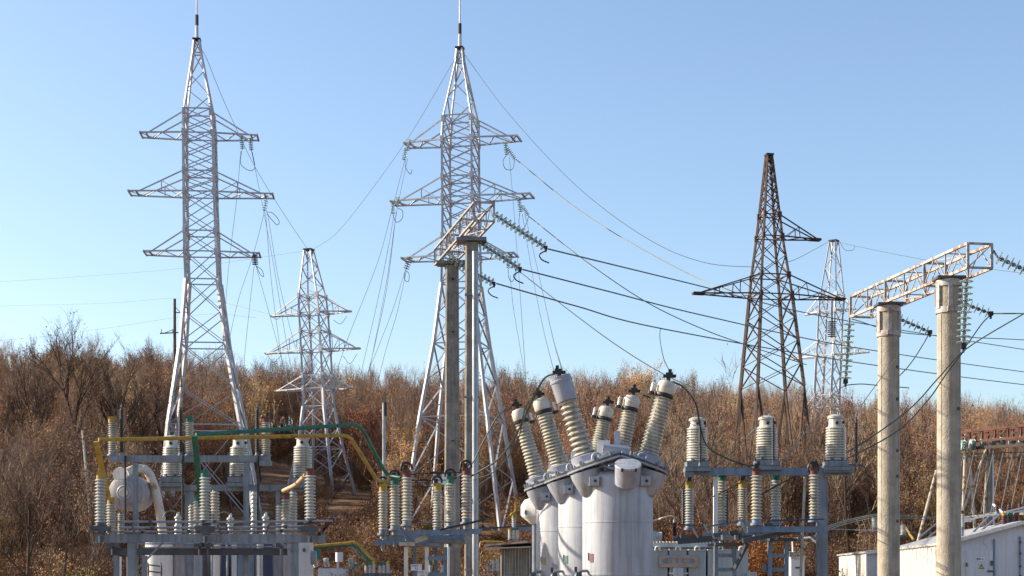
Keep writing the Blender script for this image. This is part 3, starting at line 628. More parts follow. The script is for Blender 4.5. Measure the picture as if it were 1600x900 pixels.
# second disconnector behind
D2 = 32.2
root = T('disconnector', 'second disconnector with short cream insulators behind the front one at the left', 'disconnector', P(310, 900, D2) - Vector((0, 0, 2)), 'disconnectors')
MB().channel(P(168, 862, D2), P(449, 862, D2), .14, .145, .02).build('beam', M['steeldk'], root)
for px in (182, 432, 226):
    t = P(px, 868, D2); strut('post', Vector((t.x, t.y, 0)), t, .10, M['steel'], root)
for px, pt, cm in ((173.5, 787, 'yellow'), (309, 783, 'green'), (447, 780, 'redbrown')):
    post(root, px, pt, 838, D2, 16, 12, M['porc'], M[cm], 10, .75, 8, M['steel'])
for px, pt, w_ in ((188.5, 803, 10), (300, 790, 12), (336, 768, 15), (437, 790, 13), (458, 769, 14)):
    post(root, px, pt, 838, D2 + 1.2, w_, 11 if pt > 775 else 15, M['porc'], M['steel'], 4, .6, 8, M['steel'])
for py, x0, x1 in ((850, 215, 325), (856, 225, 305), (850, 332, 430), (855, 332, 425)):
    MB().tube([P(x0, py, D2 - .2), P(x1, py - 1, D2 - .2)], .018, 6).build('operating_rod', M['conduit'], root)
for px in (176, 312, 440, 325):
    c = P(px, 852, D2 - .15); MB().box(c, (.20, .2, .08)).box(c + Vector((.05, -.06, .07)), (.07, .06, .1)).cyl(c - Vector((0, 0, .04)), c - Vector((0, 0, .2)), .035, .03, 8).build('bearing_box', M['steeldk'], root)
solo_post('white stepped post insulator under the middle wide transformer at the left', 397, 769, 830, 35.5, 11, 9, M['porcgrey'], M['steel'], 4, .6, 5)
for i, (px, pt, pb) in enumerate(((360, 808, 840), (415, 806, 840), (278, 806, 838))):
    nb = ['under the middle wide transformer', 'just left of the red capped posts', 'between the yellow and green capped posts'][i]
    solo_post('small white bushing with domed top %s at the left' % nb, px, pt, pb, 36.5, 12, 5, M['porcgrey'], M['white'], 6, .4, 6)
    wire('pale looped lead on the small bushing %s' % nb, [(px, pt - 4, 36.5), (px - 8, pt - 8, 36.4), (px - 18, pt - 6, 36.2), (px - 24, pt + 4, 36)], .015, M['cablegrey'], 'lead')
# busbars
def bus(label, pts, r, m, flat=None):
    root = T('busbar', label, 'busbar', P(*pts[0]))
    p3 = [P(*p) for p in pts]; out = [p3[0]]
    for a, b, c in zip(p3, p3[1:], p3[2:]):
        u1 = (a - b).normalized(); u2 = (c - b).normalized(); e = min(.22, (a - b).length * .4, (c - b).length * .4)
        for t in (0, .25, .5, .75, 1): out.append((b + u1 * e).lerp(b, t).lerp(b.lerp(b + u2 * e, t), t))
    out.append(p3[-1]); MB().tube(out, r, 10).build('pipe', m, root)
    if flat: a, b, w_ = flat; strut('drop_bar', P(*a), P(*b), w_, m, root, .05, up=Vector((0, 1, 0)))
    return root
bus('long yellow busbar running right and bending down to the middle bay', [(154, 687, 30.2), (545, 680, 32.5), (590, 751, 34.5), (606, 752, 34.7)], .042, M['yellow'], ((150, 690, 30), (169, 776, 30.6), .10))
bus('long green busbar above the yellow one bending down to the middle bay', [(306, 679, 30.2), (562, 663, 32.5), (604, 742, 34), (626, 747, 33.6)], .042, M['green'], ((304, 681, 30), (315, 792, 31), .11))
bus('short tan flexible bar linking two red brown caps at the left', [(443, 767, 31.5), (462, 758, 31), (478, 742, 30)], .045, M['tan'])
# white transformer behind left bay
DT = 38.0
root = T('oil_transformer', 'white oil transformer with round conservator and bent pipe behind the left bay', 'transformer', P(330, 900, DT) - Vector((0, 0, 2)))
k = DT / F
a = P(196, 770, DT - .6); b = a + Vector((.10, 1.0, 0))
cons = MB().lathe(a, b, [(.02, -.10), (.28, -.08), (.43, 0), (.43, .85), (.3, .92), (.02, .93)], 32).build('conservator', M['lilac'], root)
x_, y_, z_ = frame_to(a, b)
for r_, h_, n_, mm in ((.19, .11, 'flange', 'tankcap'), (.115, .14, 'sight_glass', 'plate')): MB().lathe(a - z_ * h_, a, [(r_ * .9, 0), (r_, .02), (r_, .12)], 20).build(n_, M[mm], cons)
MB().tube(spline([P(197, 739, DT - .4), P(212, 733, DT - .2), P(228, 735, DT), P(238, 752, DT), P(248, 790, DT), P(255, 838, DT)], 8), 7 * k, 14).build('explosion_vent_pipe', M['pipewhite'], root)
MB().lathe(P(187, 742, DT - .65), P(200, 738, DT - .25), [(.10, 0), (.185, .0), (.185, .05), (.12, .06)], 20).build('pipe_flange', M['white'], root)
MB().tube(spline([P(222, 730, DT - .2), P(226, 728, DT - .1), P(231, 730, DT), P(232, 738, DT)], 4), .018, 6).build('vent_tube', M['white'], root)
x0, x1 = P(232, 0, DT).x, P(440, 0, DT).x; zt = P(0, 848, DT).z
MB().box(((x0 + x1) / 2, DT + 1.2, zt / 2), (x1 - x0, 1.9, zt)).build('tank_body', M['lilac'], root)
MB().cyl((P(250, 0, DT).x, DT + .0, 0), (P(250, 0, DT).x, DT, zt + .05), .36, .36, 32).build('drum', M['white'], root)
MB().lathe((P(250, 0, DT).x, DT, zt + .05), (P(250, 0, DT).x, DT, zt + 1), [(.38, 0), (.38, .05), (.02, .12)], 32).build('drum_lid', M['white'], root)
for px, w_, mm in ((283, 22, 'lilac'), (308, 16, 'tankcap'), (338, 12, 'white'), (352, 12, 'navy'), (392, 10, 'steelblue'), (418, 14, 'navy'), (366, 8, 'panelgrey'), (404, 6, 'white'), (376, 10, 'steelblue')):
    c = P(px, 850, DT - .1)
    if mm == 'white': MB().cyl((c.x, c.y, 0), (c.x, c.y, c.z), w_ * k / 2, w_ * k / 2, 16).build('riser_pipe', M[mm], root)
    else: MB().box((c.x, c.y + .05, c.z / 2 + .03), (w_ * k, .12, c.z + .03)).build('radiator', M[mm], root)
for px in (343, 421):
    MB().tube(spline([P(px - 12, 858, DT - .5), P(px - 9, 846, DT - .5), P(px, 843, DT - .5), P(px + 9, 846, DT - .5), P(px + 12, 858, DT - .5)], 6) , .028, 8).build('pipe_bow', M['conduit'], root)
    for s in (-12, 12): MB().cyl(P(px + s, 857, DT - .5), Vector((P(px + s, 0, DT - .5).x, DT - .5, 0)), .028, .028, 8).build('riser_pipe', M['conduit'], root)
lad = MB()
for px in (232, 252): lad.tube(spline([P(px, 900, DT - .9), P(px, 886, DT - .9), P(px - 1, 880, DT - .8)], 4), .02, 6)
for py in (882, 892): lad.tube([P(228, py, DT - .55), P(252, py + 3, DT - .55)], .018, 6)
lad.build('access_ladder', M['steeldk'], root)
root = T('control_cabinet', 'pale upright cabinet under the right end of the left bay', 'cabinet', P(471, 900, 36) - Vector((0, 0, 2)))
c = P(472, 846, 36); MB().box((c.x, c.y + .3, c.z / 2), (25 * 36 / F, .6, c.z)).build('body', M['panelgrey'], root)
MB().cyl((c.x + .19, c.y + .25, c.z - .38), (c.x + .30, c.y + .25, c.z - .38), .16, .16, 20).build('side_drum', M['tankcap'], root)
MB().box((c.x + .05, c.y - .02, c.z - .2), (.05, .04, .08)).build('door_catch', M['steeldk'], root)
for px, pt, lb in ((118, 0, ''),): pass
for i, (px, dd) in enumerate(((180, 33), (186, 34), (152 + 48, 34.5))):
    t = P(px, 870, dd)
    tag(MB().box((t.x, t.y, t.z / 2), (.05 if i != 1 else .1, .06, t.z)).build('support_post', M['white']), ['thin white post at the far left under the second beam', 'wider pale post beside the thin white post at the far left', 'slim pale post just left of the main left upright'][i], 'post')

# ================= MIDDLE BAY =================
root = T('disconnector', 'disconnector with six cream insulators in front of the middle concrete posts', 'disconnector', P(680, 900, 34.5) - Vector((0, 0, 2)), 'disconnectors')
rows = (((636, 729), (745, 742), (815, 812), 33.0, 'redbrown', 833, 17.5), ((617, 704), (757, 755), (822, 818), 34.4, 'green', 842, 17), ((598.5, 683.5), (767, 766), (829, 825), 35.8, 'yellow', 848, 16))
for (pa, pb_), (t0, t1), (b0, b1), d, cm, by, w_ in rows:
    post(root, pa, t0, b0, d, w_, 14, M['porc'], M[cm], 11, .8, 7, M['steel']); post(root, pb_, t1, b1, d, w_, 14, M['porc'], M[cm], 11, .8, 7, M['steel'])
    MB().channel(P(pa - 14, by, d), P(pb_ + 24, by - 3, d), .12, .11, .018).build('base_beam', M['steelblue'], root)
    for px in (pa, pb_): 
        c = P(px, by - 6, d); MB().cyl(c, c + Vector((0, 0, .1)), .07, .07, 12).cyl(P(px, by + 3, d), P(px, by + 12, d), .045, .04, 10).build('bearing', M['steel'], root)
    for px, py in ((pa, t0), (pb_, t1)):
        c = P(px - 2, py - 14, d); MB().tube(spline([c + Vector((-.1, 0, -.06)), c + Vector((-.08, 0, .07)), c + Vector((.03, 0, .11)), c + Vector((.12, 0, .05)), c + Vector((.13, 0, -.04))], 4), .025, 6).box(c, (.09, .08, .12)).build('contact_jaw', M['black'], root)
MB().tube([P(642, 741, 33), P(722, 738, 33)], .012, 6).build('contact_blade', M['black'], root)
MB().tube([P(622, 751, 34.4), P(700, 750, 34.4)], .012, 6).build('contact_blade', M['black'], root)
MB().tube([P(604, 761, 35.8), P(680, 760, 35.8)], .012, 6).build('contact_blade', M['black'], root)
for px, py, dd in ((678, 738, 33), (662, 750, 34.4), (664, 761, 35.8)): MB().box(P(px, py, dd), (.16, .05, .04)).build('blade_joint', M['black'], root)
strut('earthing_blade', P(688, 828, 32.8), P(760, 811, 32.6), .05, M['black'], root, .04)
strut('earthing_blade', P(675, 836, 34), P(720, 825, 33), .04, M['black'], root, .03)
MB().tube([P(652, 817, 33.2), P(715, 815, 33.4)], .015, 6).build('operating_rod', M['conduit'], root)
root = T('steel_stand', 'steel table frame with blue rungs under the middle disconnector', 'stand', P(668, 900, 34) - Vector((0, 0, 2)), 'grey steel supports')
MB().box(P(664, 852, 34.3), (.78, 1.6, .07)).box(P(700, 846, 34.3), (.8, 1.5, .09)).build('table_top', M['steel'], root)
MB().box(P(636, 850, 33.4), (.34, .06, .08)).box(P(658, 842, 33.2), (.28, .06, .11), Matrix.Rotation(R(-18), 3, 'Y')).build('bracket', M['dirtywhite'], root)
for px, d in ((634.5, 33.6), (667, 33.6), (696, 33.6), (648, 35.2), (681, 35.2)):
    t = P(px, 855, d); strut('leg', Vector((t.x, t.y, 0)), t, .085, M['white'] if px < 640 or px == 667 else M['steelblue'], root)
for py in (872, 898, 925):
    strut('rung', P(669, py, 33.5), P(698, py, 33.5), .07, M['steelblue'], root, .09)
def text(body, size, loc, m, parent, name='lettering', ext=.002, sx=1.0, bold=0):
    cu = bpy.data.curves.new(name, 'FONT'); cu.body = body; cu.size = size; cu.extrude = ext; cu.align_x = 'CENTER'; cu.align_y = 'CENTER'; cu.offset = bold
    to = bpy.data.objects.new('tmp', cu); C.objects.link(to); bpy.context.view_layer.update()
    me = bpy.data.meshes.new_from_object(to.evaluated_get(bpy.context.evaluated_depsgraph_get())); bpy.data.objects.remove(to)
    me.materials.clear(); me.materials.append(m)
    return link(name, me, parent, Matrix.Translation(loc) @ Matrix.Rotation(R(90), 4, 'X') @ Matrix.Diagonal((sx, 1, 1, 1)))
def sign(label, px, py, d, wpx, hpx, lines, inkm):
    k = d / F; c = P(px, py, d); root = T('sign', label, 'sign', c, None)
    MB().box(c, (wpx * k, .012, hpx * k)).build('board', M['signwhite'], root)
    n = len(lines)
    for i, s in enumerate(lines): text(s, hpx * k / n * .85, c + Vector((0, -.010, (n / 2 - i - .5) * hpx * k / n * .85)), inkm, root)
sign('small white sign with blue lettering on the middle steel stand', 650.5, 886.5, 33.3, 17, 10, ['ПОРТ 1', 'РЗ'], M['signblue'])
sign('small white sign with dark red lettering below the blue lettered one', 659, 897, 33.25, 14, 12, ['ПОЛ 1', '110'], M['signred'])
root = T('floodlight', 'white boxy floodlight behind the green capped post of the middle bay', 'lamp', P(697, 770, 37))
MB().box(P(692, 752, 37), (.30, .22, .16)).box(P(697, 749, 37), (.2, .2, .22)).build('housing', M['white'], root)
MB().tube(spline([P(700, 756, 37), P(703, 765, 37), P(697, 772, 37), P(700, 800, 37), Vector((P(700, 0, 37).x, 37, 0))], 5), .035, 8).build('bracket_arm', M['white'], root)
# steel mast and poles behind
MB_ = MB().cyl(P(600, 900, 80) - Vector((0, 0, 2)), P(600, 630, 80), .085, .085, 12); root = tag(MB_.build('steel_mast', M['conduit']), 'slender grey steel mast in front of the wood, left of the middle pylon', 'mast')
MB().cyl(P(601.5, 650, 80), P(601.5, 628, 80), .10, .10, 8).build('mast_clamp', M['black'], root); MB().cyl(P(602, 629, 80), P(602, 620, 80), .02, .02, 5).build('spike', M['black'], root)
b = P(273, 467, 135); gz = ground(b.x, 135)
root = T('wooden_pole', 'weathered wooden pole with small cross-arms behind the leftmost pylon', 'pole', (b.x, 135, gz))
MB().cyl((b.x, 135, gz - .3), b, .17, .12, 8).build('pole', M['wood'], root)
strut('cross_arm', P(250, 521, 135), P(292, 519, 135), .09, M['wood'], root)
strut('cross_arm', P(273, 488, 135), P(287, 489, 135), .08, M['wood'], root)
strut('stay', P(258, 520, 135), P(273, 514, 135), .05, M['wood'], root); strut('stay', P(286, 492, 135), P(274, 480, 135), .05, M['wood'], root)
for px in (252, 270, 290): MB().cyl(P(px, 520, 135), P(px, 514, 135), .06, .03, 6).build('pin_insulator', M['porcgrey'], root)
for (a, b, d, lb, w_) in (((129, 672), (140, 795), 75, 'pale leaning birch-like pole among the trees at the left', 4.5),):
    p, q = P(*b, d), P(*a, d); q0 = p + (p - q) * .6; q0.z = max(q0.z, ground(q0.x, d) - .2); tag(MB().cyl(q0, q, w_ * d / F / 2 * 1.1, w_ * d / F / 2 * .8, 8).build('leaning_post', M['birch']), lb, 'post')

# ================= OIL CIRCUIT BREAKERS =================
BV = Vector
def breaker(label, px, d, near=False, ptop=740, bush=None, phase='redbrown'):
    k = d / F; c = P(px, 0, d); R0 = .66; zt = 3.93
    root = T('oil_circuit_breaker', label, 'circuit breaker', (c.x, d, 0), 'tall round oil breaker tanks')
    B0 = BV((c.x, d, 0))
    m = MB().lathe(B0, B0 + BV((0, 0, 1)), [(.3, .25), (R0 - .06, .3), (R0, .45), (R0, 2.98), (R0 + .006, 2.985), (R0 + .006, 3.0), (R0, 3.005), (R0, zt - .16), (R0 * .97, zt - .09), (R0 * .88, zt - .03), (R0 * .6, zt + .03), (.05, zt + .06)], 56); tk = m.build('tank', M['tank'], root)
    m = MB()
    for i in range(4):
        a = math.pi / 4 + i * math.pi / 2; m.cyl(B0 + BV((math.cos(a) * .5, math.sin(a) * .5, 0)), B0 + BV((math.cos(a) * .5, math.sin(a) * .5, .4)), .06, .06, 8)
    m.build('foot', M['steel'], root)
    ta = R(17)
    for s in (-1, 1):
        ax = BV((s * math.sin(ta), 0, math.cos(ta))); base = BV((c.x + s * .60, d, zt + .02))
        # tapered pocket hanging below the lid
        e = BV((c.x + s * .60, d - .22, zt - .04)); m = MB().lathe(e, e - ax, [(.29, -.05), (.28, .06), (.20, .36), (.16, .40), (.02, .41)], 28); m.build('turret_pocket', M['tank'], root)
        # inclined half lid
        ridge = BV((c.x, d, zt + .24)); xdir = BV((s * math.cos(ta), 0, -math.sin(ta)))
        for (ro, t0, t1, nm, mm) in ((1.0, 0, .035, 'lid_plate', 'tankcap'), (.965, .045, .075, 'lid_ring', 'steeldk'), (.90, .08, .12, 'lid_cover', 'tank')):
            vs = []; n = 20
            for tt in (t0, t1):
                for i in range(n + 1):
                    a = -math.pi / 2 + math.pi * i / n; vs.append(ridge + xdir * (math.cos(a) * ro * .98) + BV((0, math.sin(a) * ro * .82, 0)) + ax * tt)
            N = n + 1
            MB().add(vs, [tuple(range(N))[::-1], tuple(range(N, 2 * N))] + [(i, i + 1, N + i + 1, N + i) for i in range(n)] + [(n, 0, N, N + n)]).build(nm, M[mm], root)
        for i in range(9):
            a = R(-80 + 20 * i); q = ridge + xdir * (math.cos(a) * .93) + BV((0, math.sin(a) * .76, 0)); MB().cyl(q - ax * .02, q + ax * .15, .028, .028, 6).build('lid_bolt', M['steel'], root)
        # bushing
        (bx, by), (tx, ty), cyl = bush[0 if s < 0 else 1]
        p = P(bx, by, d); q = P(tx, ty, d); axb = (q - p).normalized(); L = (q - p).length; sp = .185
        m = MB().lathe(p - axb * .42, q, [(.26, 0), (.26, .10), (.19, .12), (.19, .28), (.28, .29), (.28, .42), (.2, .44)], 24); m.build('bushing_flange', M['tankcap'], root)
        for i in range(6):
            a = i * math.pi / 3; x, y, z = frame_to(p, q); o = p - axb * .2 + x * (math.cos(a) * .24) + y * (math.sin(a) * .24); MB().box(o, (.06, .06, .14), Matrix((x, y, z)).transposed()).build('clamp_lug', M['tank'], root)
        nsh = 11 if cyl else 17
        link('bushing', porcelain_mesh(L, .215 if cyl else .20, nsh, M['porc'], 28, .62 if cyl else .74, taper=.80), root, axisM(p, q))
        if cyl:
            cp = MB().lathe(q - axb * .03, q + axb, [(.19, 0), (.20, .04), (.205, .36), (.215, .37), (.215, .40), (.205, .41), (.205, .47), (.02, .475)], 28).build('expansion_cap', M['tankcap'], root); tz = q + axb * .45
        else:
            cp = MB().lathe(q - axb * .0, q + axb, [(.12, 0), (.15, .03), (.168, .08), (.168, .23), (.13, .29), (.05, .31)], 24).build('expansion_cap', M['dirtywhite'], root); tz = q + axb * .32
            MB().lathe(q - axb * .02, q + axb, [(.15, 0), (.178, .02), (.178, .07), (.15, .09)], 24).build('cap_ring', M['black'], cp)
            vx = q + BV((-.24, -.05, .08)) if s > 0 else q + BV((.24, -.05, .02))
            MB().lathe(vx, vx + axb, [(.03, -.04), (.042, 0), (.03, .03), (.029, .15), (.04, .16), (.015, .20)], 10).build('oil_gauge', M['white'], cp); MB().cyl(vx - axb * .04, vx + axb * .02, .06, .06, 8).build('gauge_foot', M['black'], cp)
        MB().cyl(tz - axb * .04, tz + axb * .10, .045, .035, 8).box(tz + axb * .10, (.13, .09, .09)).box(tz + axb * .15, (.06, .08, .12)).cyl(tz + axb * .08 + BV((-.11, 0, 0)), tz + axb * .08 + BV((.13, 0, 0)), .032, .032, 8).build('terminal_clamp', M['black'], root)
    for s in (-.47, .47):
        q = BV((c.x + s, d - .52, zt - .19)); lg = MB().box(q, (.18, .2, .17)).build('lifting_lug', M['tank'], root); MB().cyl(q + BV((.02, -.06, 0)), q + BV((.02, -.108, 0)), .028, .028, 8).build('lug_hole', M['black'], lg)
    # ring weld, hose and mark on the left flank
    MB().tube(spline([B0 + BV((-.55, -.3, 2.1)), B0 + BV((-.75, -.4, 2.06)), B0 + BV((-.86, -.45, 1.8)), B0 + BV((-.84, -.45, 1.4)), B0 + BV((-.7, -.4, 1.2))], 6), .028, 8).build('side_pipe', M['conduit'], root)
    MB().box(B0 + BV((-.74, -.42, 1.9)), (.10, .12, .34)).box(B0 + BV((-.80, -.45, 2.12)), (.05, .06, .1)).build('side_valve', M['steeldk'], root)
    MB().box(B0 + BV((-.56, -.33, 2.36)), (.03, .08, .14)).build('hook', M['tankcap'], root)
    an = R(-140); q = B0 + BV((math.cos(an) * (R0 + .003), math.sin(an) * (R0 + .003), 2.33)); MB().box(q, (.006, .09, .16), Matrix.Rotation(an, 3, 'Z')).build('phase_mark', M[phase], root)
    MB().lathe(B0, B0 + BV((0, 0, 1)), [(R0 - .01, 2.02), (R0 + .012, 2.02), (R0 + .012, 2.06), (R0 - .01, 2.06)], 48).build('hoop', M['tank'], root)
    if near:
        # leaning drive housing with cover on the front shoulder
        ax = BV((0, -math.sin(R(29)), math.cos(R(29)))); q = P(980, 757, d - .82)
        h = MB().lathe(q, q + ax, [(.16, -.03), (.225, .02), (.235, .36), (.235, .38)], 32).build('drive_housing', M['tankcap'], root)
        MB().lathe(q + ax * .38, q + ax, [(.245, 0), (.245, .02), (.235, .035), (.02, .05)], 32).build('housing_cover', M['tank'], h)
        for a in range(6): 
            x, y, z = frame_to(q, q + ax); o = q + ax * .36 + x * (math.cos(a * 1.05) * .25) + y * (math.sin(a * 1.05) * .25); MB().cyl(o, o + ax * .06, .018, .018, 6).build('cover_bolt', M['black'], h)
    # gearbox and brackets standing on the lid
    for (ox, oy, oz, sx, sy, sz) in ((-.28, -.2, .45, .24, .2, .36), (-.02, -.15, .55, .10, .3, .5), (.10, -.3, .42, .16, .18, .24)):
        MB().box(B0 + BV((ox, oy, zt + oz - .05)), (sx, sy, sz)).build('drive_bracket', M['white'] if sx > .2 else M['tank'], root)
    MB().cyl(B0 + BV((-.3, -.38, zt + .42)), B0 + BV((.2, -.38, zt + .36)), .09, .09, 14).build('drive_shaft', M['tankcap'], root)
    for s in (-.42, .42): MB().tube(spline([B0 + BV((s - .08, -.5, zt + .14)), B0 + BV((s - .06, -.5, zt + .3)), B0 + BV((s + .06, -.5, zt + .3)), B0 + BV((s + .1, -.5, zt + .12))], 4), .025, 6).build('lid_eye', M['tankcap'], root)
    return root
breaker('nearest and rightmost breaker tank with a big grey cap on its left bushing', 965, 28.7, True, bush=(((914, 712), (886, 624), True), ((1013, 712), (1037, 620), False)))
breaker('middle breaker tank between the nearest and the farthest of the three', 922.5, 31.4, bush=(((875, 728), (850, 645), False), ((968, 718), (984, 641), False)), phase='green')
breaker('farthest and leftmost breaker tank with the lowest bushings', 885, 34.2, bush=(((840, 746), (815, 660), False), ((930, 722), (944, 656), False)), phase='yellow')
root = T('drive_cabinet', 'white faceted housing beside the left flank of the farthest breaker tank', 'cabinet', P(832, 900, 35.6) - Vector((0, 0, 2)))
c = P(836, 800, 35.6); MB().lathe(c - BV((0, 0, .28)), c + BV((0, 0, 1)), [(.10, 0), (.30, .16), (.33, .2), (.33, .42), (.24, .56), (.08, .62)], 8).build('housing', M['white'], root)
MB().cyl((c.x, c.y, 0), (c.x, c.y, c.z - .25), .07, .07, 10).build('stem', M['steel'], root); MB().box(c + BV((-.22, -.25, -.02)), (.06, .04, .1)).build('latch', M['steel'], root)

# ================= SHED AND FAR BAYS =================
root = T('corrugated_shed', 'small corrugated metal shed with a pale rusty roof left of the breaker tanks', 'shed', P(808, 900, 40) - Vector((0, 0, 2)))
x0, x1 = P(781, 0, 40).x, P(829, 0, 40).x; zt = P(0, 856, 40).z; m = MB(); n = 44; vs = []
for i in range(n + 1):
    x = x0 + (x1 - x0) * i / n; y = 40 + (.045 if i % 4 < 2 else 0); vs += [(x, y, 0), (x, y, zt)]
m.add(vs, [(2 * i, 2 * i + 2, 2 * i + 3, 2 * i + 1) for i in range(n)]); m.box(((x0 + x1) / 2, 41.2, zt / 2), (x1 - x0 - .02, 2.2, zt - .02))
m.build('corrugated_wall', M['corrug'], root, smooth=0)
MB().box((x1 + .13, 40.9, zt / 2 + .04), (.24, 1.6, zt + .1)).build('side_wall', M['steeldk'], root)
MB().box(((x0 + x1) / 2 - .1, 40.6, zt + .08), (x1 - x0 + .6, 2.0, .05), Matrix.Rotation(R(-2), 3, 'X') @ Matrix.Rotation(R(-5), 3, 'Y')).build('roof_sheet', M['rustroof'], root)
MB().box(((x0 + x1) / 2 - .15, 39.9, zt + .0), (x1 - x0 + .3, .5, .03), Matrix.Rotation(R(-2), 3, 'Y')).build('eave_sheet', M['dirtywhite'], root)
solo_post('slim post with a yellow cap above the shed roof, left of the tanks', 803, 809, 825, 44, 8, 6, M['porcgrey'], M['yellow'], 7, .9, 3)
for px, cm, w_ in ((796.5, 'yellow', 'left'), (802.5, 'green', 'centre'), (808, 'redbrown', 'right')):
    solo_post('tiny post insulator with %s top just above the shed roof, %s of three' % ({'yellow': 'yellow', 'green': 'green', 'redbrown': 'brown'}[cm], w_), px, 828, 842, 42, 6, 6, M['porcgrey'], M[cm], 3, .9, 2)
wire('pale cable dropping to the yellow capped post over the shed', [(806, 780, 43), (805, 798, 44), (800, 802, 44), (797, 806, 44)], .03, M['yellow'], 'lead')
strut_root = T('bar_rack', 'dark horizontal bars behind the shed reaching the farthest tank', 'rack', P(795, 900, 44) - Vector((0, 0, 2)))
strut('bar', P(752, 826, 44), P(838, 821, 44), .05, M['steeldk'], strut_root); strut('bar', P(800, 826, 43.5), P(838, 826, 43.5), .09, M['steelblue'], strut_root)
strut('post', Vector((P(834, 0, 44).x, 44, 0)), P(834, 822, 44), .06, M['steel'], strut_root)
root = T('yellow_busbar_frame', 'small yellow frame and bar left of the corrugated shed', 'frame', P(763, 900, 48) - Vector((0, 0, 2)))
MB().tube([P(749, 858, 48), P(751, 848, 48), P(756, 846, 48), P(786, 847, 48)], .03, 6).build('bent_pipe', M['yellow'], root)
strut('upright', P(764, 850, 48), P(763, 870, 48), .14, M['yellow'], root, .05); strut('shelf', P(749, 872, 48), P(770, 869, 48), .05, M['yellow'], root)
for i, (px, pt) in enumerate(((771, 875), (777, 873), (763, 884))):
    solo_post('tiny cream post beside the shed wall, %s' % ['yellow topped left one', 'yellow topped right one', 'lower grey one without colour'][i], px, pt, 893, 46, 6, 7, M['porcgrey'], M['yellow'] if i < 2 else M['steel'], 5, .9, 3)
# far transformer between left bay and middle bay
DF = 60
root = T('oil_transformer', 'small far grey transformer with an upright cylinder on top, between left and middle bays', 'transformer', P(525, 900, DF) - Vector((0, 0, 2)))
k = DF / F; x0, x1 = P(497, 0, DF).x, P(540, 0, DF).x; zt = P(0, 888, DF).z
MB().box(((x0 + x1) / 2, DF + .6, zt / 2), (x1 - x0, 1.2, zt)).build('tank', M['panelgrey'], root)
MB().cyl(P(530, 878, DF), P(530, 863, DF), 6 * k, 6 * k, 20).cyl(P(528, 888, DF), P(528, 877, DF), .05, .05, 8).build('conservator', M['panelgrey'], root)
for px, pt, lean in ((492, 870, -5), (509, 872, 0), (548, 872, 0), (557, 880, 0)):
    a, b = P(px + 2, 886, DF), P(px + lean, pt, DF); link('bushing', porcelain_mesh((b - a).length, .12, 7, M['porcgrey']), root, axisM(a, b))
MB().box(P(548, 888, DF - .4), (.6, .1, .06)).box(P(552, 897, DF - .4), (.06, .1, .5)).build('bracket', M['steel'], root)
bus('far yellow busbar between the left and middle bays', [(490, 853, 57), (558, 847, 57), (580, 872, 57), (586, 875, 57)], .05, M['yellow'])
bus('far green busbar just under the far yellow one', [(490, 856, 57.4), (554, 851, 57.4), (574, 874, 57.4), (582, 877, 57.4)], .05, M['green'], ((497, 856, 57.3), (497, 874, 57.3), .16))
bus('far thin grey tube bending beside the far green busbar', [(549, 853, 57.8), (560, 868, 57.8), (572, 876, 57.8)], .025, M['conduit'])
for i, (px, pt, cm) in enumerate(((572, 884, 'green'), (578, 883, 'green'), (584, 881, 'yellow'), (594, 884, 'green'), (600, 883, 'green'), (606, 881, 'yellow'))):
    tri, pos = ('left', 'right')[i // 3], ('left', 'middle', 'right')[i % 3]
    solo_post('small far post insulator, %s of the %s trio between the bays' % (pos, tri), px, pt, 896, 57, 6, 6, M['porcgrey'], M[cm], 5, .8, 3)
root = T('bar_rack', 'dark low steel frame under the far trios between the bays', 'frame', P(588, 900, 57.5) - Vector((0, 0, 2)))
strut('beam', P(566, 899, 57), P(612, 899, 57), .14, M['steeldk'], root)
for px in (570, 608): strut('leg', Vector((P(px, 0, 57).x, 57, 0)), P(px, 898, 57), .09, M['steeldk'], root)
for i, (px, cm) in enumerate(((672, 'green'), (678, 'yellow'), (691, 'redbrown'))):
    solo_post('little far post with %s top seen through the middle stand' % {'green': 'green', 'yellow': 'yellow', 'redbrown': 'dull brown'}[cm], px, 882, 894, 52, 6, 5, M['porcbrown'] if i == 1 else M['porcgrey'], M[cm], 5, .9, 3)

# ================= RIGHT BAY =================
DR = 33.0
root = T('steel_gantry', 'grey steel beam carrying three wide transformers at the right', 'gantry', P(1200, 900, DR) - Vector((0, 0, 2)), 'grey steel supports')
strut('beam', P(1071, 737, DR), P(1330, 737, DR), .16, M['steelblue'], root, .155)
MB().box(P(1077, 737, DR - .14), (.2, .12, .22)).box(P(1310, 733, DR - .16), (.62, .12, .15)).build('bracket', M['steel'], root)
t = P(1284, 745, DR + .1); strut('post', Vector((t.x, t.y, 0)), t, .22, M['steel'], root, .2)
t = P(1118, 745, DR + .1); strut('post', Vector((t.x, t.y, 0)), t, .09, M['white'], root, .12)
t = P(1258, 745, DR + .4); strut('stay', Vector((P(1250, 0, DR).x, DR + .4, 0)), t, .05, M['dirtywhite'], root)
ct('wide cream transformer with a dark rod in front, leftmost of the right three', 1089, 655, 669, 722, DR, 35)
ct('wide cream transformer with a dark rod in front, middle of the right three', 1198, 653, 668, 720, DR, 36)
ct('wide cream transformer nearest the round concrete columns, rightmost of the right three', 1305.5, 651, 668, 721, DR, 34)
arrester('slim dark rod in front of the leftmost right-hand transformer', 1094, 662, 724, DR - .5, 5, False, 18)
arrester('slim dark rod in front of the middle right-hand transformer', 1208, 657, 722, DR - .5, 5, False, 18)
arrester('slim dark arrester standing free beside the rightmost transformer', 1338, 655, 724, DR, 5, True, 18)
strut_root = tag(MB().beam(P(1320, 727, DR), P(1345, 727, DR), .05).build('arrester_bracket', M['steeldk']), 'small dark bracket holding the free standing arrester at the right', 'bracket')
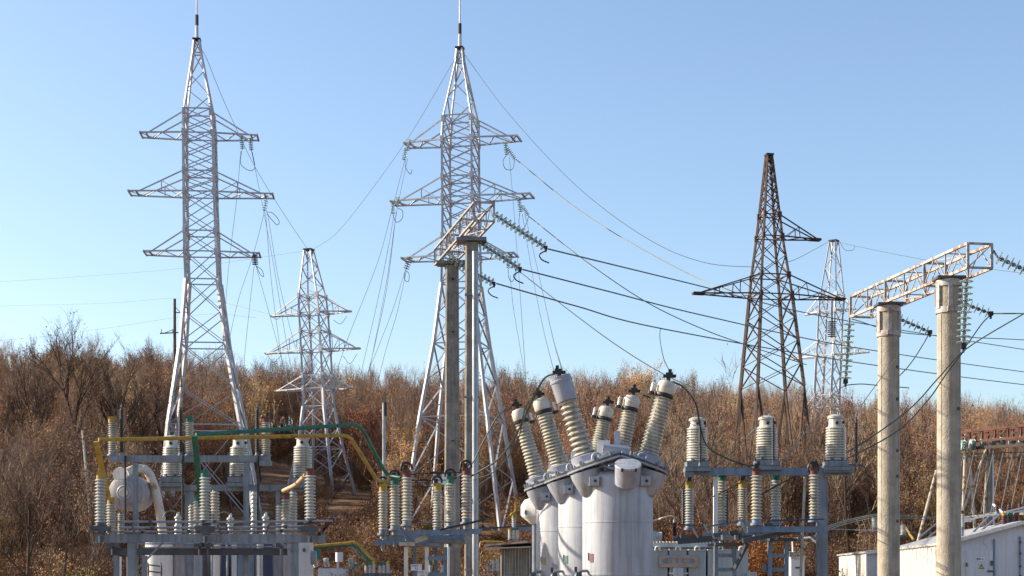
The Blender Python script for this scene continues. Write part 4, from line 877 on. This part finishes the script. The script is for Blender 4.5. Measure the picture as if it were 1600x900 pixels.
root = T('disconnector', 'disconnector with six cream insulators below the right transformers', 'disconnector', P(1190, 900, 34) - Vector((0, 0, 2)), 'disconnectors')
for (px, pt, pb, w_, cm, d) in ((1182, 742, 813, 18, 'redbrown', 32.0), (1272, 741, 808, 17, 'redbrown', 32.2), (1127.5, 751, 815, 17, 'green', 33.4), (1212, 750, 813, 16.5, 'green', 33.5), (1077, 763, 820, 15, 'yellow', 34.6), (1160, 762, 813, 15.5, 'yellow', 34.6)):
    post(root, px, pt, pb, d, w_, 14, M['porcgrey'] if px in (1212, 1077) else M['porc'], M[cm], 10, .8, 8, M['steelblue'])
    if cm != 'yellow' or 1: 
        c = P(px, pt - 14, d); MB().box(c, (.09, .07, .10)).box(c + BV((.04, 0, .06)), (.05, .06, .08)).build('contact_jaw', M['black'], root)
for px, d in ((1068, 34.5), (1135, 33.3)): post(root, px, 765, 820, d + .4, 7, 16, M['polymer'], None, base=0)
c = P(1271, 733, 32.2); m = MB(); m.tube([c + BV((math.cos(a / 12 * 6.283) * .11, 0, .02 + math.sin(a / 12 * 6.283) * .13)) for a in range(13)], .022, 6).build('ring_shield', M['black'], root)
MB().channel(P(1168, 827, 32), P(1287, 827, 32), .12, .12, .018).build('base_beam', M['steelblue'], root)
MB().channel(P(1098, 834, 33.4), P(1225, 832, 33.4), .12, .10, .018).build('base_beam', M['steel'], root)
MB().channel(P(1052, 842, 34.6), P(1175, 836, 34.6), .12, .10, .018).build('base_beam', M['steeldk'], root)
strut('base_beam', P(1160, 845, 32.2), P(1250, 828, 32.4), .12, M['steeldk'], root, .10)
strut('base_beam', P(1060, 846, 33.2), P(1160, 838, 32.6), .10, M['steeldk'], root, .12)
strut('earthing_blade', P(1062, 831, 32.6), P(1160, 813, 32.2), .035, M['steeldk'], root, .03)
strut('earthing_blade', P(1040, 818, 33.4), P(1105, 823, 33.4), .03, M['steeldk'], root)
MB().tube([P(1200, 814, 31.9), P(1288, 811, 31.9)], .018, 6).build('operating_rod', M['steeldk'], root)
for px, py in ((1103, 825), (1112, 834), (1158, 815), (1162, 826), (1176, 822), (1086, 832)):
    strut('crank', P(px - 3, py - 6, 32.2), P(px + 5, py + 8, 32.2), .045, M['conduit'], root, .03)
for px in (1180, 1212, 1250, 1275, 1130, 1150):
    c = P(px, 836, 32.3); MB().cyl(c, c - BV((0, 0, .10)), .05, .04, 10).build('bearing', M['steel'], root)
for px, py, dx in ((1070, 838, 0), (1120, 836, 0), (1146, 832, 0), (1200, 820, 0)): MB().box(P(px, py, 32.6), (.18, .12, .08)).build('bearing_box', M['steeldk'], root)
MB().tube([P(1128, 738, 33.4), P(1165, 744, 33.4), P(1212, 738, 33.5)], .012, 6).build('contact_blade', M['green'], root)
post(root, 1054, 822, 838, 33, 9, 7, M['porcbrown'], M['black'], 5, .8, 3)
MB().tube(spline([P(1053, 818, 33), P(1053, 808, 33), P(1045, 807, 33), P(1030, 811, 33), P(1015, 816, 34)], 5), .02, 6).build('lead', M['dirtywhite'], root)
for (lb, xa, xb, mm, tops) in (('blue grey ladder-like steel stand under the right disconnector', 1203, 1229, 'steelblue', 846), ('dark steel stand in front of the pale blue transformer', 1119, 1147, 'steel', 853)):
    root = T('steel_stand', lb, 'stand', P((xa + xb) / 2, 900, 33) - BV((0, 0, 2)), 'grey steel supports')
    for px in (xa, xb):
        for d in (32.6, 33.6):
            t = P(px, tops, d); strut('leg', BV((t.x, t.y, 0)), t, .085, M[mm], root)
    for py in (868, 890, 915): strut('rung', P(xa, py, 32.6), P(xb, py, 32.6), .06, M[mm], root, .08)
    MB().box(P((xa + xb) / 2, tops - 2, 33.1), (.58, 1.3, .06)).build('top_plate', M['steeldk'], root)
    if xa < 1150: strut('diagonal_brace', P(1148, 888, 32.5), P(1168, 848, 32.3), .07, M['steeldk'], root)
    else: MB().box(P(1196, 888, 32.7), (.12, .1, .14)).build('switch_box', M['steelblue'], root)
# ETD transformer
DE = 38.0; k = DE / F
root = T('oil_transformer', 'pale blue grey transformer with tall radiator panels and a name plate reading ETD', 'transformer', P(1095, 900, DE) - BV((0, 0, 2)))
for x0, x1 in ((1012, 1043), (1046, 1073), (1076, 1103), (1106, 1145), (1148, 1169)):
    a = P(x0, 858, DE); b = P(x1, 858, DE)
    pn = MB().box(((a.x + b.x) / 2, DE + .5, a.z / 2), (b.x - a.x, 1.0, a.z)).build('radiator_panel', M['cabinet'], root)
    c = (a + b) / 2; MB().tube(spline([c + BV((-.06, -.01, -.04)), c + BV((-.04, -.02, .05)), c + BV((.04, -.02, .05)), c + BV((.06, -.01, -.04))], 4), .02, 6).build('lifting_eye', M['white'], pn)
    MB().box(c + BV((0, -.005, -.035)), ((b.x - a.x) * .96, .02, .02)).build('rim', M['cabinet'], pn)
a, b = P(1012, 850, DE + .3), P(1130, 850, DE + .3)
MB().box(((a.x + b.x) / 2, DE + .9, a.z - .03), (b.x - a.x, 1.2, .10)).build('tank_cover', M['cabinet'], root)
for i in range(22):
    px = 1016 + i * 5.2; MB().cyl(P(px, 849, DE + .34), P(px, 846, DE + .34), .025, .025, 6).build('cover_bolt', M['white'], root)
MB().cyl(P(1024, 838, DE), P(1034, 838, DE), .11, .11, 16).box(P(1021, 838, DE), (.14, .16, .26)).build('valve_head', M['cabinet'], root)
for px in (1072, 1093): MB().box(P(px, 841, DE + .4), (.30, .2, .10)).build('terminal_box', M['white'], root)
pl = MB().box(P(1060.5, 876.7, DE - .04), (61 * k, .03, 19.5 * k)).build('name_plate', M['plate'], root)
pc = P(1060.5, 876.7, DE - .058)
text('ETD', 10.5 * k, pc, M['platelet'], pl, sx=2.1, bold=.003)
for s in (-1, 1):
    vs = []; cx = pc.x + s * 18.6 * k
    for yy in (0, .004):
        for i in range(13):
            a = math.pi / 2 + math.pi * i / 12; vs.append(BV((cx - s * 0 + s * abs(math.cos(a)) * 7.0 * k, pc.y - yy, pc.z + math.sin(a) * 4.6 * k)))
    MB().add(vs, [tuple(range(13)), tuple(range(13, 26))[::-1]] + [(i, i + 1, 14 + i, 13 + i) for i in range(12)]).build('emblem_end', M['platelet'], pl)
for sx in (-28, 0, 28):
    for sz in (-8, 8): MB().cyl(pc + BV((sx * k, .005, sz * k)), pc + BV((sx * k, -.01, sz * k)), .008, .008, 6).build('screw', M['black'], pl)
MB().box(P(1060, 895, DE - .08), (15 * k, .12, 16 * k)).build('gauge_box', M['panelgrey'], root)
MB().cyl(P(1045, 896, DE - .06), P(1075, 896, DE - .06), .022, .022, 8).build('cross_pipe', M['white'], root)
MB().box(P(1174, 897, DE), (13 * k, .5, .1)).build('side_step', M['cabinet'], root)
# kiosk
root = T('kiosk', 'small white metal kiosk with tiny bushings on top, left of the big right post', 'kiosk', P(1245, 900, 45) - BV((0, 0, 2)))
c = P(1246.5, 872, 45); k = 45 / F; MB().box((c.x, 45.4, c.z / 2), (21 * k, .8, c.z)).build('body', M['white'], root)
MB().box((c.x, 45.4, c.z + .02), (23 * k, .9, .05)).build('roof', M['panelgrey'], root); MB().box(P(1246.5, 887, 44.98), (.13, .03, .05)).build('handle_plate', M['steeldk'], root)
for px in (1234, 1240): a = P(px, 870, 45); link('bushing', porcelain_mesh(.16, .06, 4, M['porc']), root, axisM(a, a + BV((0, 0, 1))))
MB().tube([P(1239, 862, 45), P(1238, 842, 45), P(1266, 840, 45), P(1276, 848, 45)], .03, 6).build('pipe_frame', M['white'], root)
strut('stay', P(1238, 872, 44.9), P(1262, 848, 44.9), .04, M['conduit'], root)

# ================= SWITCHGEAR BUILDINGS =================
def container(label, corner, udir, length, width, h, ridge, npan, detail=True):
    root = T('switchgear_building', label, 'building', corner, 'white prefabricated switchgear cabins')
    c = BV(corner); u = BV(udir).normalized(); v = BV((u.y, -u.x, 0)); up = BV((0, 0, 1))     # u along sunlit side, v along the gable
    A, B, D_, E = c, c + v * width, c + u * length, c + u * length + v * width
    r0, r1 = c + v * width / 2 + up * ridge, D_ + v * width / 2 + up * ridge
    m = MB(); tk = .04
    m.add([A, B, B + up * h, r0, A + up * h, D_, E, E + up * h, r1, D_ + up * h], [(0, 1, 2, 3, 4), (0, 4, 9, 5), (5, 9, 8, 7, 6), (1, 6, 7, 2)])
    m.build('wall', M['panelgrey'], root, smooth=0)
    R_ = Matrix((u, -v, up)).transposed()
    for i in range(npan):
        a = D_.lerp(A, i / npan); b = D_.lerp(A, (i + 1) / npan); mid = (a + b) / 2
        pn = MB().box(mid - v * .018 + up * (h / 2), ((b - a).length - .03, .03, h - .02), R_).build('wall_panel', M['panel'], root)
        MB().box(b - v * .045 + up * (h / 2), (.06, .06, h - .04), R_).build('panel_rib', M['panel'], root)
    for s, (e0, e1) in enumerate(((A + up * h - v * .12, D_ + up * h - v * .12), (B + up * h + v * .12, E + up * h + v * .12))):
        e0 = e0 - u * .15 - up * .02; e1 = e1 + u * .15 - up * .02; q0, q1 = r0 - u * .15 + up * .03, r1 + u * .15 + up * .03
        vs = [e0, e1, q1, q0]; vs += [x + up * .07 for x in vs]
        MB().add(vs, [(0, 1, 2, 3)[::-1], (4, 5, 6, 7), (0, 1, 5, 4), (1, 2, 6, 5), (2, 3, 7, 6), (3, 0, 4, 7)]).build('roof_sheet', M['roofwhite'], root, smooth=0)
        MB().beam(e0 + up * .0 - u * .01, q0 - u * .01, .05, .10).build('verge_trim', M['white'], root)
    return root, A, u, v, up
A = P(1478, 900, 48); A.z = 0
root, A, u, v, up = container('long white prefabricated switchgear cabin with ribbed sunlit side and grey gable', A, (1.35, 13, 0), 12.6, 4.6, 3.0, 3.62, 16)
def ong(t, z, off=.03): return A + v * t - u * off + up * z
Rg = Matrix((v, u, up)).transposed()
door = MB().box(ong(1.02, 1.45, .02), (.80, .05, 2.72), Rg).build('door', M['panelgrey'], root)
for z in (.7, 1.6, 2.35): MB().box(ong(.62, z, .06), (.05, .05, .12), Rg).build('hinge', M['steeldk'], door)
MB().box(ong(1.38, 2.40, .07), (.07, .05, .15), Rg).box(ong(1.34, 2.15, .07), (.18, .04, .05), Rg).build('door_handle', M['steeldk'], door)
sg = MB().box(ong(1.06, 2.52, .055), (.24, .012, .13), Rg).build('door_sign', M['signwhite'], door)
tz = text('РУ-3в', .10, ong(1.06, 2.52, .066), M['signblue'], sg, bold=.002)
tr = ong(1.07, 2.30, .062); s_ = .085
def tri(c, s, th, m, nm, par):
    vs = [c + v * -s - up * s * .8, c + v * s - up * s * .8, c + up * s * .85]; vs += [x - u * th for x in vs]
    return MB().add(vs, [(0, 1, 2)[::-1], (3, 4, 5), (0, 1, 4, 3), (1, 2, 5, 4), (2, 0, 3, 5)]).build(nm, m, par, smooth=0)
w1 = tri(tr + u * .01, .085, .012, M['black'], 'warning_sign', door); tri(tr - u * .004, .064, .006, M['warnyellow'], 'warning_face', w1)
bz = tr - u * .012; bl = MB(); pts2 = [(.012, .05), (-.02, -.005), (-.002, 0), (-.012, -.05), (.022, .008), (.004, .005)]
bl.add([bz + v * a + up * b for a, b in pts2] + [bz - u * .003 + v * a + up * b for a, b in pts2], [(0, 1, 2, 3, 4, 5), (6, 7, 8, 9, 10, 11)]); bl.build('bolt_symbol', M['black'], w1, smooth=0)
MB().cyl(ong(1.24, 3.08, -.01), ong(1.24, 3.08, .03), .11, .11, 24).build('round_vent', M['panelgrey'], root)
for t in (1.46, 2.24): MB().box(ong(t, 1.5 + t * .03, .03), (.045, .04, 3.0 + t * .14), Rg).build('joint_strip', M['steelblue'], root)
for t in (2.24,):
    for z in (2.0, 2.3, 2.7, 3.05): MB().box(ong(t, z, .07), (.07, .05, .06), Rg).build('hinge', M['steeldk'], root)
# things on the roof
for i, (px, cm, w_) in enumerate(((1569, 'yellow', 'yellow'), (1578.5, 'green', 'green'), (1588.5, 'redbrown', 'red'))):
    solo_post('dark brown bushing with a %s top on the cabin roof at the right edge' % w_, px, 805, 823, 49.5, 9, 5, M['porcbrown'], M[cm], 4, .9, 3, M['white'])
for i, (px, py) in enumerate(((1558, 790), (1577, 789), (1594, 787))):
    solo_post('small black domed insulator above the cabin roof, %s of three' % ('left', 'middle', 'right')[i], px, py, py + 10, 52, 8, 3, M['porcbrown'], M['black'], 3, .5, 3, M['steel'])
root = T('roof_frame', 'white slanted steel frame standing on the long cabin roof', 'frame', P(1530, 846, 51))
for a, b in (((1520, 832, 50), (1546, 806, 51)), ((1533, 829, 50), (1562, 804, 51)), ((1435, 841, 55), (1463, 818, 55)), ((1448, 841, 55), (1466, 828, 55)), ((1548, 827, 50), (1568, 812, 51))): strut('stay', P(*a), P(*b), .045, M['conduit'], root)
for a, b in (((1545, 806, 51), (1600, 798, 51)), ((1515, 812, 51), (1545, 805, 51)), ((1552, 788, 53), (1568, 802, 52)), ((1570, 800, 51), (1600, 793, 51))): strut('bar', P(*a), P(*b), .05, M['white'], root)
strut('post', P(1504, 838, 49), P(1504, 805, 49), .06, M['conduit'], root)
MB().box(P(1508, 812, 49), (.35, .2, .14)).build('bracket', M['white'], root)
solo_post('white post insulator with red top beside the nearest round column', 1503.5, 803, 824, 48.6, 8, 7, M['porcgrey'], M['redbrown'], 5, .7, 3)
solo_post('white post insulator with red top between the round columns', 1411, 820, 832, 58, 9, 6, M['porcgrey'], M['redbrown'], 6, .6, 4)
solo_post('white post insulator left of the left round column above the small cabin', 1366, 810, 825, 62, 9, 6, M['porcgrey'], M['green'], 4, .8, 3)
for i, pts in enumerate(([(1415, 823, 58), (1420, 832, 57), (1427, 843, 56)], )):
    wire('yellow lead dropping from the red topped post between the round columns', pts, .04, M['yellow'], 'lead')
for i, (y0, y1) in enumerate(((823, 800), (826, 802), (829, 805), (827, 826))):
    wire('pale slack cable %s of the bundle running right from the big right post' % ('topmost', 'second', 'third', 'lowest')[i], [(1292, y0, 36), (1325, (y0 + y1) / 2 + 1, 44), (1372, y1 + 3, 58), (1410, y1 + 5, 62), (1470, y1 + 8 - i, 64), (1540, 806 - i, 60), (1600, 801 + i, 56)], .014, M['cablegrey'], 'cable')
for i in range(5):
    px = 1338 + i * 9; wire('twisted grey lead dropping onto the small cabin roof, number %s from the left' % ('one', 'two', 'three', 'four', 'five')[i], [(px, 812, 62), (px + 5, 825, 62), (px + 3, 845, 62), (px + 1, 862, 63)], .017, M['cablegrey'], 'lead')
A = P(1356, 900, 62.5); A.z = 0
root, A, u, v, up = container('smaller white switchgear cabin beyond the left round column', A, (.72, 9, 0), 8.6, 2.2, 2.95, 3.05, 3)
MB().box(ong(.42, 1.95, .04), (.30, .04, .08), Matrix((v, u, up)).transposed()).build('handle_plate', M['steelblue'], root)
# far rusty gantry at right
DG = 74
root = T('rusty_gantry', 'far red rusty lattice beam on leaning pale poles at the right edge', 'gantry', P(1560, 900, DG) - BV((0, 0, 2)))
a0, a1, b0, b1 = P(1496, 676, DG), P(1680, 656, DG - 4), P(1496, 692, DG), P(1680, 676, DG - 4)
for off in (0, 1.1):
    o = BV((0, off, 0)); strut('chord', a0 + o, a1 + o, .11, M['rustred'], root); strut('chord', b0 + o, b1 + o, .11, M['rustred'], root)
    for i in range(10):
        t = i / 9; strut('post', a0.lerp(a1, t) + o, b0.lerp(b1, t) + o, .08, M['rustred'], root)
        if i < 9: strut('brace', b0.lerp(b1, t) + o, a0.lerp(a1, t + 1 / 9) + o, .05, M['rustred'], root)
strut('chord', P(1496, 702, DG), P(1680, 690, DG - 4), .14, M['rustdark'], root)
for (t, b, w_, mm) in (((1509, 678), (1505, 790), 5, 'birch'), ((1512, 682), (1521, 795), 5, 'birch'), ((1542, 700), (1515, 770), 4.5, 'birch'), ((1543, 712), (1539, 790), 4.5, 'birch'), ((1546, 700), (1546, 800), 8, 'conc2'), ((1551, 712), (1552, 800), 4, 'white'), ((1463, 735), (1436, 840), 5, 'birch'), ((1497, 690), (1462, 740), 4, 'birch')):
    p, q = P(*t, DG), P(*b, DG); e = p.lerp(q, 1.0 if b == (1462, 740) else (p.z - ground(0, DG)) / (p.z - q.z)); MB().cyl(e, p, w_ * DG / F / 2 * 1.1, w_ * DG / F / 2 * .8, 8).build('pole', M[mm], root)
for i in range(8):
    px = 1504 + i * 15.5; py = 696 - i * 1.2
    insulator_string('round glass insulator under the far rusty beam', P(px - 4, py, DG - .7), P(px + 5, py, DG - .7), 4, .27, False, None, 'glass insulators in a row under the far rusty beam', False)
    wire('thin dropper hanging from the row of insulators under the far rusty beam', [(px + 4, py + 4, DG - .7), (px - 4, py + 40, DG - 3), (px - 14, py + 90, DG - 8), (px - 18, py + 110, DG - 14)], .016, M['cablegrey'], 'dropper', 'wire', 'droppers under the far rusty beam')
for i, (y0, y1) in enumerate(((714, 712), (709, 704))): wire('white line running along below the far rusty beam, %s' % ('lower', 'upper')[i], [(1500, y0, DG), (1550, y0 + (2 if i == 0 else -1), DG), (1640, y1, DG)], .035, M['cablegrey'])

# ================= TREES =================
def grow(rng, mb_t, mb_c, h, spread, leaves, lsz, levels=4, up=.5, tr=None, first=.28, twig_sides=3):
    tips = []
    def branch(p, dirv, L, r, lv):
        n = 3 if lv < 2 else 2; pts = [p.copy()]; dd = dirv.copy()
        for i in range(n):
            dd = (dd + BV((rng.gauss(0, .13), rng.gauss(0, .13), rng.gauss(.06, .08)))).normalized(); pts.append(pts[-1] + dd * (L / n))
        tgt = mb_t if lv <= 1 else mb_c
        tgt.tube(pts, r, 6 if lv == 0 else (4 if lv == 1 else 3), r1=r * (.45 if lv == 0 else .35))
        if lv >= levels - 2:
            for q in pts[1:]: tips.append((q, dd))
        if lv >= levels: return
        nb = (9, 6, 5, 4)[min(lv, 3)]
        for b in range(nb):
            t = rng.uniform(first if lv == 0 else .25, 1.0); i = min(int(t * n), n - 1); q = pts[i].lerp(pts[i + 1], t * n - i)
            a = rng.uniform(0, 6.283); side = BV((math.cos(a), math.sin(a), 0)); ang = rng.uniform(.35, .85) * spread
            nd = (dd * math.cos(ang) + side * math.sin(ang) + BV((0, 0, up * .35))).normalized()
            branch(q, nd, L * rng.uniform(.38, .62) * (1.0 if lv else (1.25 - t * .6)), max(r * (.5 if lv == 0 else .55) * (1.1 - t * .4), .007), lv + 1)
    branch(BV((0, 0, -.3)), BV((rng.gauss(0, .05), rng.gauss(0, .05), 1)).normalized(), h * .86, tr or h * .011, 0)
    mb_c.cur = 1
    for i in range(leaves):
        q, dd = min(rng.choice(tips), rng.choice(tips), key=lambda e: e[0].z) if rng.random() < .7 else rng.choice(tips); c = q + BV((rng.gauss(0, .16), rng.gauss(0, .16), rng.gauss(0, .16))); s = lsz * rng.uniform(.6, 1.3)
        a = BV((rng.gauss(0, 1), rng.gauss(0, 1), rng.gauss(0, 1))).normalized(); b = a.orthogonal().normalized() * s * .5; a = a * s
        mb_c.add([c, c + a * .5 + b, c + a, c + a * .5 - b], [(0, 1, 2, 3)])
def tree_meshes(seed, h, leaves, lsz, leafm, levels=4, spread=1.0, barkm=None, twigm=None, up=.5, tr=None, first=.28):
    rng = random.Random(seed); t, c = MB(), MB(); grow(rng, t, c, h, spread, leaves, lsz, levels, up, tr, first)
    return t.mesh('trunk', barkm or M['bark'], smooth=0), c.mesh('crown', [twigm or M['twig'], leafm], smooth=0)
def place_tree(tm, label, x, y, scale, rz, group=None, name='bare_tree', cat='tree', z=None, sz=None):
    z = ground(x, y) if z is None else z
    o = T(name, label, cat, (x, y, z), group); W[o] = Matrix.Translation((x, y, z)) @ Matrix.Rotation(rz, 4, 'Z') @ Matrix.Diagonal((scale, scale, (sz or scale), 1)); o.matrix_basis = W[o]
    for nm, me in zip(('trunk', 'crown'), tm):
        ob = bpy.data.objects.new(nm, me); C.objects.link(ob); ob.parent = o
    return o
protos = [tree_meshes(11, 8.5, 2600, .11, M['leaf'], spread=.75, up=1.0), tree_meshes(12, 9, 1900, .11, M['leaf'], spread=.62, up=1.1), tree_meshes(13, 8, 2600, .11, M['leafdark'], spread=.8, up=.9),
          tree_meshes(14, 9.5, 800, .11, M['leafdark'], spread=.7, up=1.1), tree_meshes(15, 8, 3300, .11, M['leaf'], spread=.9, up=.8), tree_meshes(16, 9, 1300, .11, M['leaf'], spread=.6, up=1.2)]
tall = [tree_meshes(31, 12, 500, .11, M['leafshade'], spread=1.05, barkm=M['barkmid'], twigm=M['barkmid'], first=.55, tr=.15), tree_meshes(32, 12, 300, .11, M['leafshade'], spread=1.0, barkm=M['barkmid'], twigm=M['barkmid'], first=.55, tr=.15)]
near_t = [tree_meshes(41, 8, 350, .08, M['leafshade'], 4, 1.05, first=.12, barkm=M['barkmid'], twigm=M['twigmid']), tree_meshes(42, 8, 200, .08, M['leafshade'], 4, 1.1, first=.15, barkm=M['barkmid'], twigm=M['twigmid'])]  # near trees, their shadowed look put into darker colours
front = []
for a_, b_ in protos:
    a2, b2 = a_.copy(), b_.copy(); a2.materials[0] = M['barkmid']; b2.materials[0] = M['twigmid']; b2.materials[1] = M['leafshade']; front.append((a2, b2))  # same trees recoloured darker, shade of the front ranks painted in
stems = [tree_meshes(61, 9.5, 260, .10, M['leafdark'], levels=3, spread=.5, up=1.2, barkm=M['palebark'], tr=.10, first=.4), tree_meshes(62, 8.5, 160, .10, M['leaf'], levels=3, spread=.65, up=1.0, barkm=M['palebark'], tr=.09, first=.3)]
bush_o = tree_meshes(51, 3.6, 7000, .07, M['leaforange'], 3, 1.25, first=.05, up=.2)
bush_y = tree_meshes(52, 3.6, 5500, .085, M['leafyellow'], 3, .9, first=.05, up=.9)
bush_g = tree_meshes(53, 2.6, 4200, .07, M['leafolive'], 3, 1.3, first=.05, up=.2)
bush_b = tree_meshes(54, 2.8, 2200, .08, M['leafshade'], 3, 1.3, first=.03, up=.3)
def pos(px, d): return (px - 800) * d / F, d
for tm, px, d, s, lb in [
    (tall[0], 139, 98, .95, 'tallest dark bare tree with a round open crown left of the leftmost pylon'),
    (tall[1], 232, 100, .88, 'dark bare forked tree just left of the leftmost pylon'),
    (tall[1], 12, 104, .80, 'dark bare tree at the left picture edge'),
    (tall[0], 66, 112, .78, 'thin bare tree crown between the left edge and the round crowned tree'),
    (tall[1], 182, 114, .80, 'slender bare tree between the round crowned and the forked bare trees'),
    (tall[0], 262, 120, .74, 'bare tree crown directly behind the wooden pole'),
    (tall[1], 408, 150, .62, 'small bare tree on the skyline right of the leftmost pylon'),
    (tall[0], 375, 128, .72, 'bare tree seen through the legs at the right foot of the leftmost pylon'),
    (near_t[0], 30, 48, .74, 'nearest tangled bare tree at the bottom left corner'),
    (near_t[1], 100, 52, .62, 'tangled bare tree left of the yellow capped insulator'),
    (near_t[1], 1140, 62, 1.05, 'pale branched bare tree behind the leftmost right-hand transformer'),
    (near_t[0], 1068, 66, 1.0, 'bare spreading tree right of the breaker tanks'),
    (near_t[0], 1340, 78, 1.05, 'bare tree between the rightmost transformer and the round column'),
    (tall[1], 1560, 150, .78, 'dark bare tree standing above the wood at the right edge'),
    (tall[0], 1420, 120, .70, 'bare tree between the two round concrete columns'),
    (protos[4], 985, 170, 1.35, 'reddish leafy tree rising above the wood behind the breaker bushings'),
    (bush_o, 1085, 56, 1.25, 'bright orange leaved bush behind the left posts of the right bay'),
    (bush_o, 1150, 60, 1.15, 'orange leaved bush between the cream posts of the right bay'),
    (bush_y, 1582, 84, 1.3, 'straw yellow bush under the far rusty beam at the right edge'),
    (bush_y, 640, 70, .7, 'small yellowish shrub low behind the middle stand'),
    (bush_g, 140, 44, 1.0, 'olive green shrub at the foot of the left bay')]:
    x, y = pos(px, d); place_tree(tm, lb, x, y, s, random.uniform(0, 6.28), name='shrub' if 'bush' in lb or 'shrub' in lb else 'bare_tree', cat='bush' if 'bush' in lb or 'shrub' in lb else 'tree')
rng = random.Random(5)
def blocked(px, d):
    if 392 < px < 470 and d < 168: return True
    if 235 < px < 432 and d < 111: return True
    if 425 < px < 585 and d < 143: return True
    if 630 < px < 830 and d < 112: return True
    for tx, td, rr in ((325, 109, 4), (722, 110, 5), (502, 140, 4), (1206, 95, 4), (1292, 165, 4)):
        if abs((px - tx) * d / F) < rr and abs(d - td) < rr: return True
    return False
cnt = 0
while cnt < 230:
    d = 64 + 60 * rng.random() ** .9; px = rng.uniform(-120, 1720)
    if blocked(px, d) or (px > 1290 and d < 78): continue
    if 240 < px < 560 and rng.random() < .45: continue
    x, y = pos(px, d); s = rng.uniform(.55, .88) if d > 80 else rng.uniform(.42, .7)
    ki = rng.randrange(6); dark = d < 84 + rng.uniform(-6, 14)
    look = ('broad leafy', 'narrow leafy', 'bushy brown leaved', 'almost leafless tall', 'wide densely leaved', 'slender sparse')[ki]
    where = 'at the left edge of the wood' if px < 235 else 'around the feet of the leftmost pylon' if px < 470 else 'between the small and the middle pylon' if px < 830 else 'behind the breaker tanks' if px < 1050 else 'behind the right transformers' if px < 1350 else 'behind the round concrete columns'
    lb = '%s %s tree %s' % ('dark shade-toned' if dark else 'sunlit rust', look, where)
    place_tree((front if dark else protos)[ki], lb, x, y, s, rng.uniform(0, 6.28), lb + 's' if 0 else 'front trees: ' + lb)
    cnt += 1
# the far wood as one mass
def scatter(name, label, pts, meshes, cat, group=None):
    col = bpy.data.collections.new(name + '_kinds')
    for i, (a, b) in enumerate(meshes):
        import bmesh
        bm = bmesh.new(); bm.from_mesh(a); n0 = len(bm.faces); bm.from_mesh(b); bm.faces.ensure_lookup_table()
        for k, f in enumerate(bm.faces):
            f.material_index = 0 if k < n0 else f.material_index + 1
        me = bpy.data.meshes.new('tree_kind'); bm.to_mesh(me); bm.free()
        for m_ in (a.materials[0], b.materials[0], b.materials[1]): me.materials.append(m_)
        col.objects.link(bpy.data.objects.new('tree_kind', me))
    me = bpy.data.meshes.new(name); me.from_pydata([p[0] for p in pts], [], [])
    sc_ = me.attributes.new('sc', 'FLOAT', 'POINT'); sc_.data.foreach_set('value', [p[1] for p in pts])
    rz_ = me.attributes.new('rz', 'FLOAT', 'POINT'); rz_.data.foreach_set('value', [p[2] for p in pts])
    ix_ = me.attributes.new('ix', 'INT', 'POINT'); ix_.data.foreach_set('value', [p[3] for p in pts])
    o = link(name, me); tag(o, label, cat, group, 'stuff')
    ng = bpy.data.node_groups.new(name, 'GeometryNodeTree'); ng.interface.new_socket('Geometry', in_out='INPUT', socket_type='NodeSocketGeometry'); ng.interface.new_socket('Geometry', in_out='OUTPUT', socket_type='NodeSocketGeometry')
    N = ng.nodes; L = ng.links; gi = N.new('NodeGroupInput'); go = N.new('NodeGroupOutput'); iop = N.new('GeometryNodeInstanceOnPoints'); ci = N.new('GeometryNodeCollectionInfo')
    ci.inputs['Collection'].default_value = col; ci.inputs['Separate Children'].default_value = True; ci.inputs['Reset Children'].default_value = True
    def na(nm, ty): a = N.new('GeometryNodeInputNamedAttribute'); a.data_type = ty; a.inputs[0].default_value = nm; return a.outputs[0]
    cx = N.new('ShaderNodeCombineXYZ'); L.new(na('rz', 'FLOAT'), cx.inputs[2]); er = N.new('FunctionNodeEulerToRotation'); L.new(cx.outputs[0], er.inputs[0])
    L.new(gi.outputs[0], iop.inputs['Points']); L.new(ci.outputs[0], iop.inputs['Instance']); iop.inputs['Pick Instance'].default_value = True
    L.new(na('ix', 'INT'), iop.inputs['Instance Index']); L.new(er.outputs[0], iop.inputs['Rotation']); L.new(na('sc', 'FLOAT'), iop.inputs['Scale']); L.new(iop.outputs[0], go.inputs[0])
    md = o.modifiers.new('scatter', 'NODES'); md.node_group = ng; return o
pts = []
while len(pts) < 2300:
    d = rng.uniform(112, 232); px = rng.uniform(-260, 1860)
    if blocked(px, d): continue
    if rng.random() > d / 232: continue
    x, y = pos(px, d); pts.append(((x, y, ground(x, y)), rng.uniform(.62, 1.0), rng.uniform(0, 6.28), rng.choice((0, 1, 2, 3, 4, 5, 6, 7, 6))))
scatter('autumn_wood', 'dense bare autumn wood covering the hillside up to the skyline', pts, protos + stems, 'woodland')
pts = []
while len(pts) < 2200:
    d = 58 + 150 * rng.random() ** 1.2; px = rng.uniform(-200, 1800)
    if blocked(px, d) and rng.random() < (.97 if 392 < px < 470 else .6): continue
    if px > 1290 and d < 76: continue
    x, y = pos(px, d); pts.append(((x, y, ground(x, y)), rng.uniform(.5, 1.05), rng.uniform(0, 6.28), 1 if rng.random() < .06 else 0))
scatter('undergrowth', 'low brown undergrowth between the trees', pts, [bush_b, bush_g], 'undergrowth')
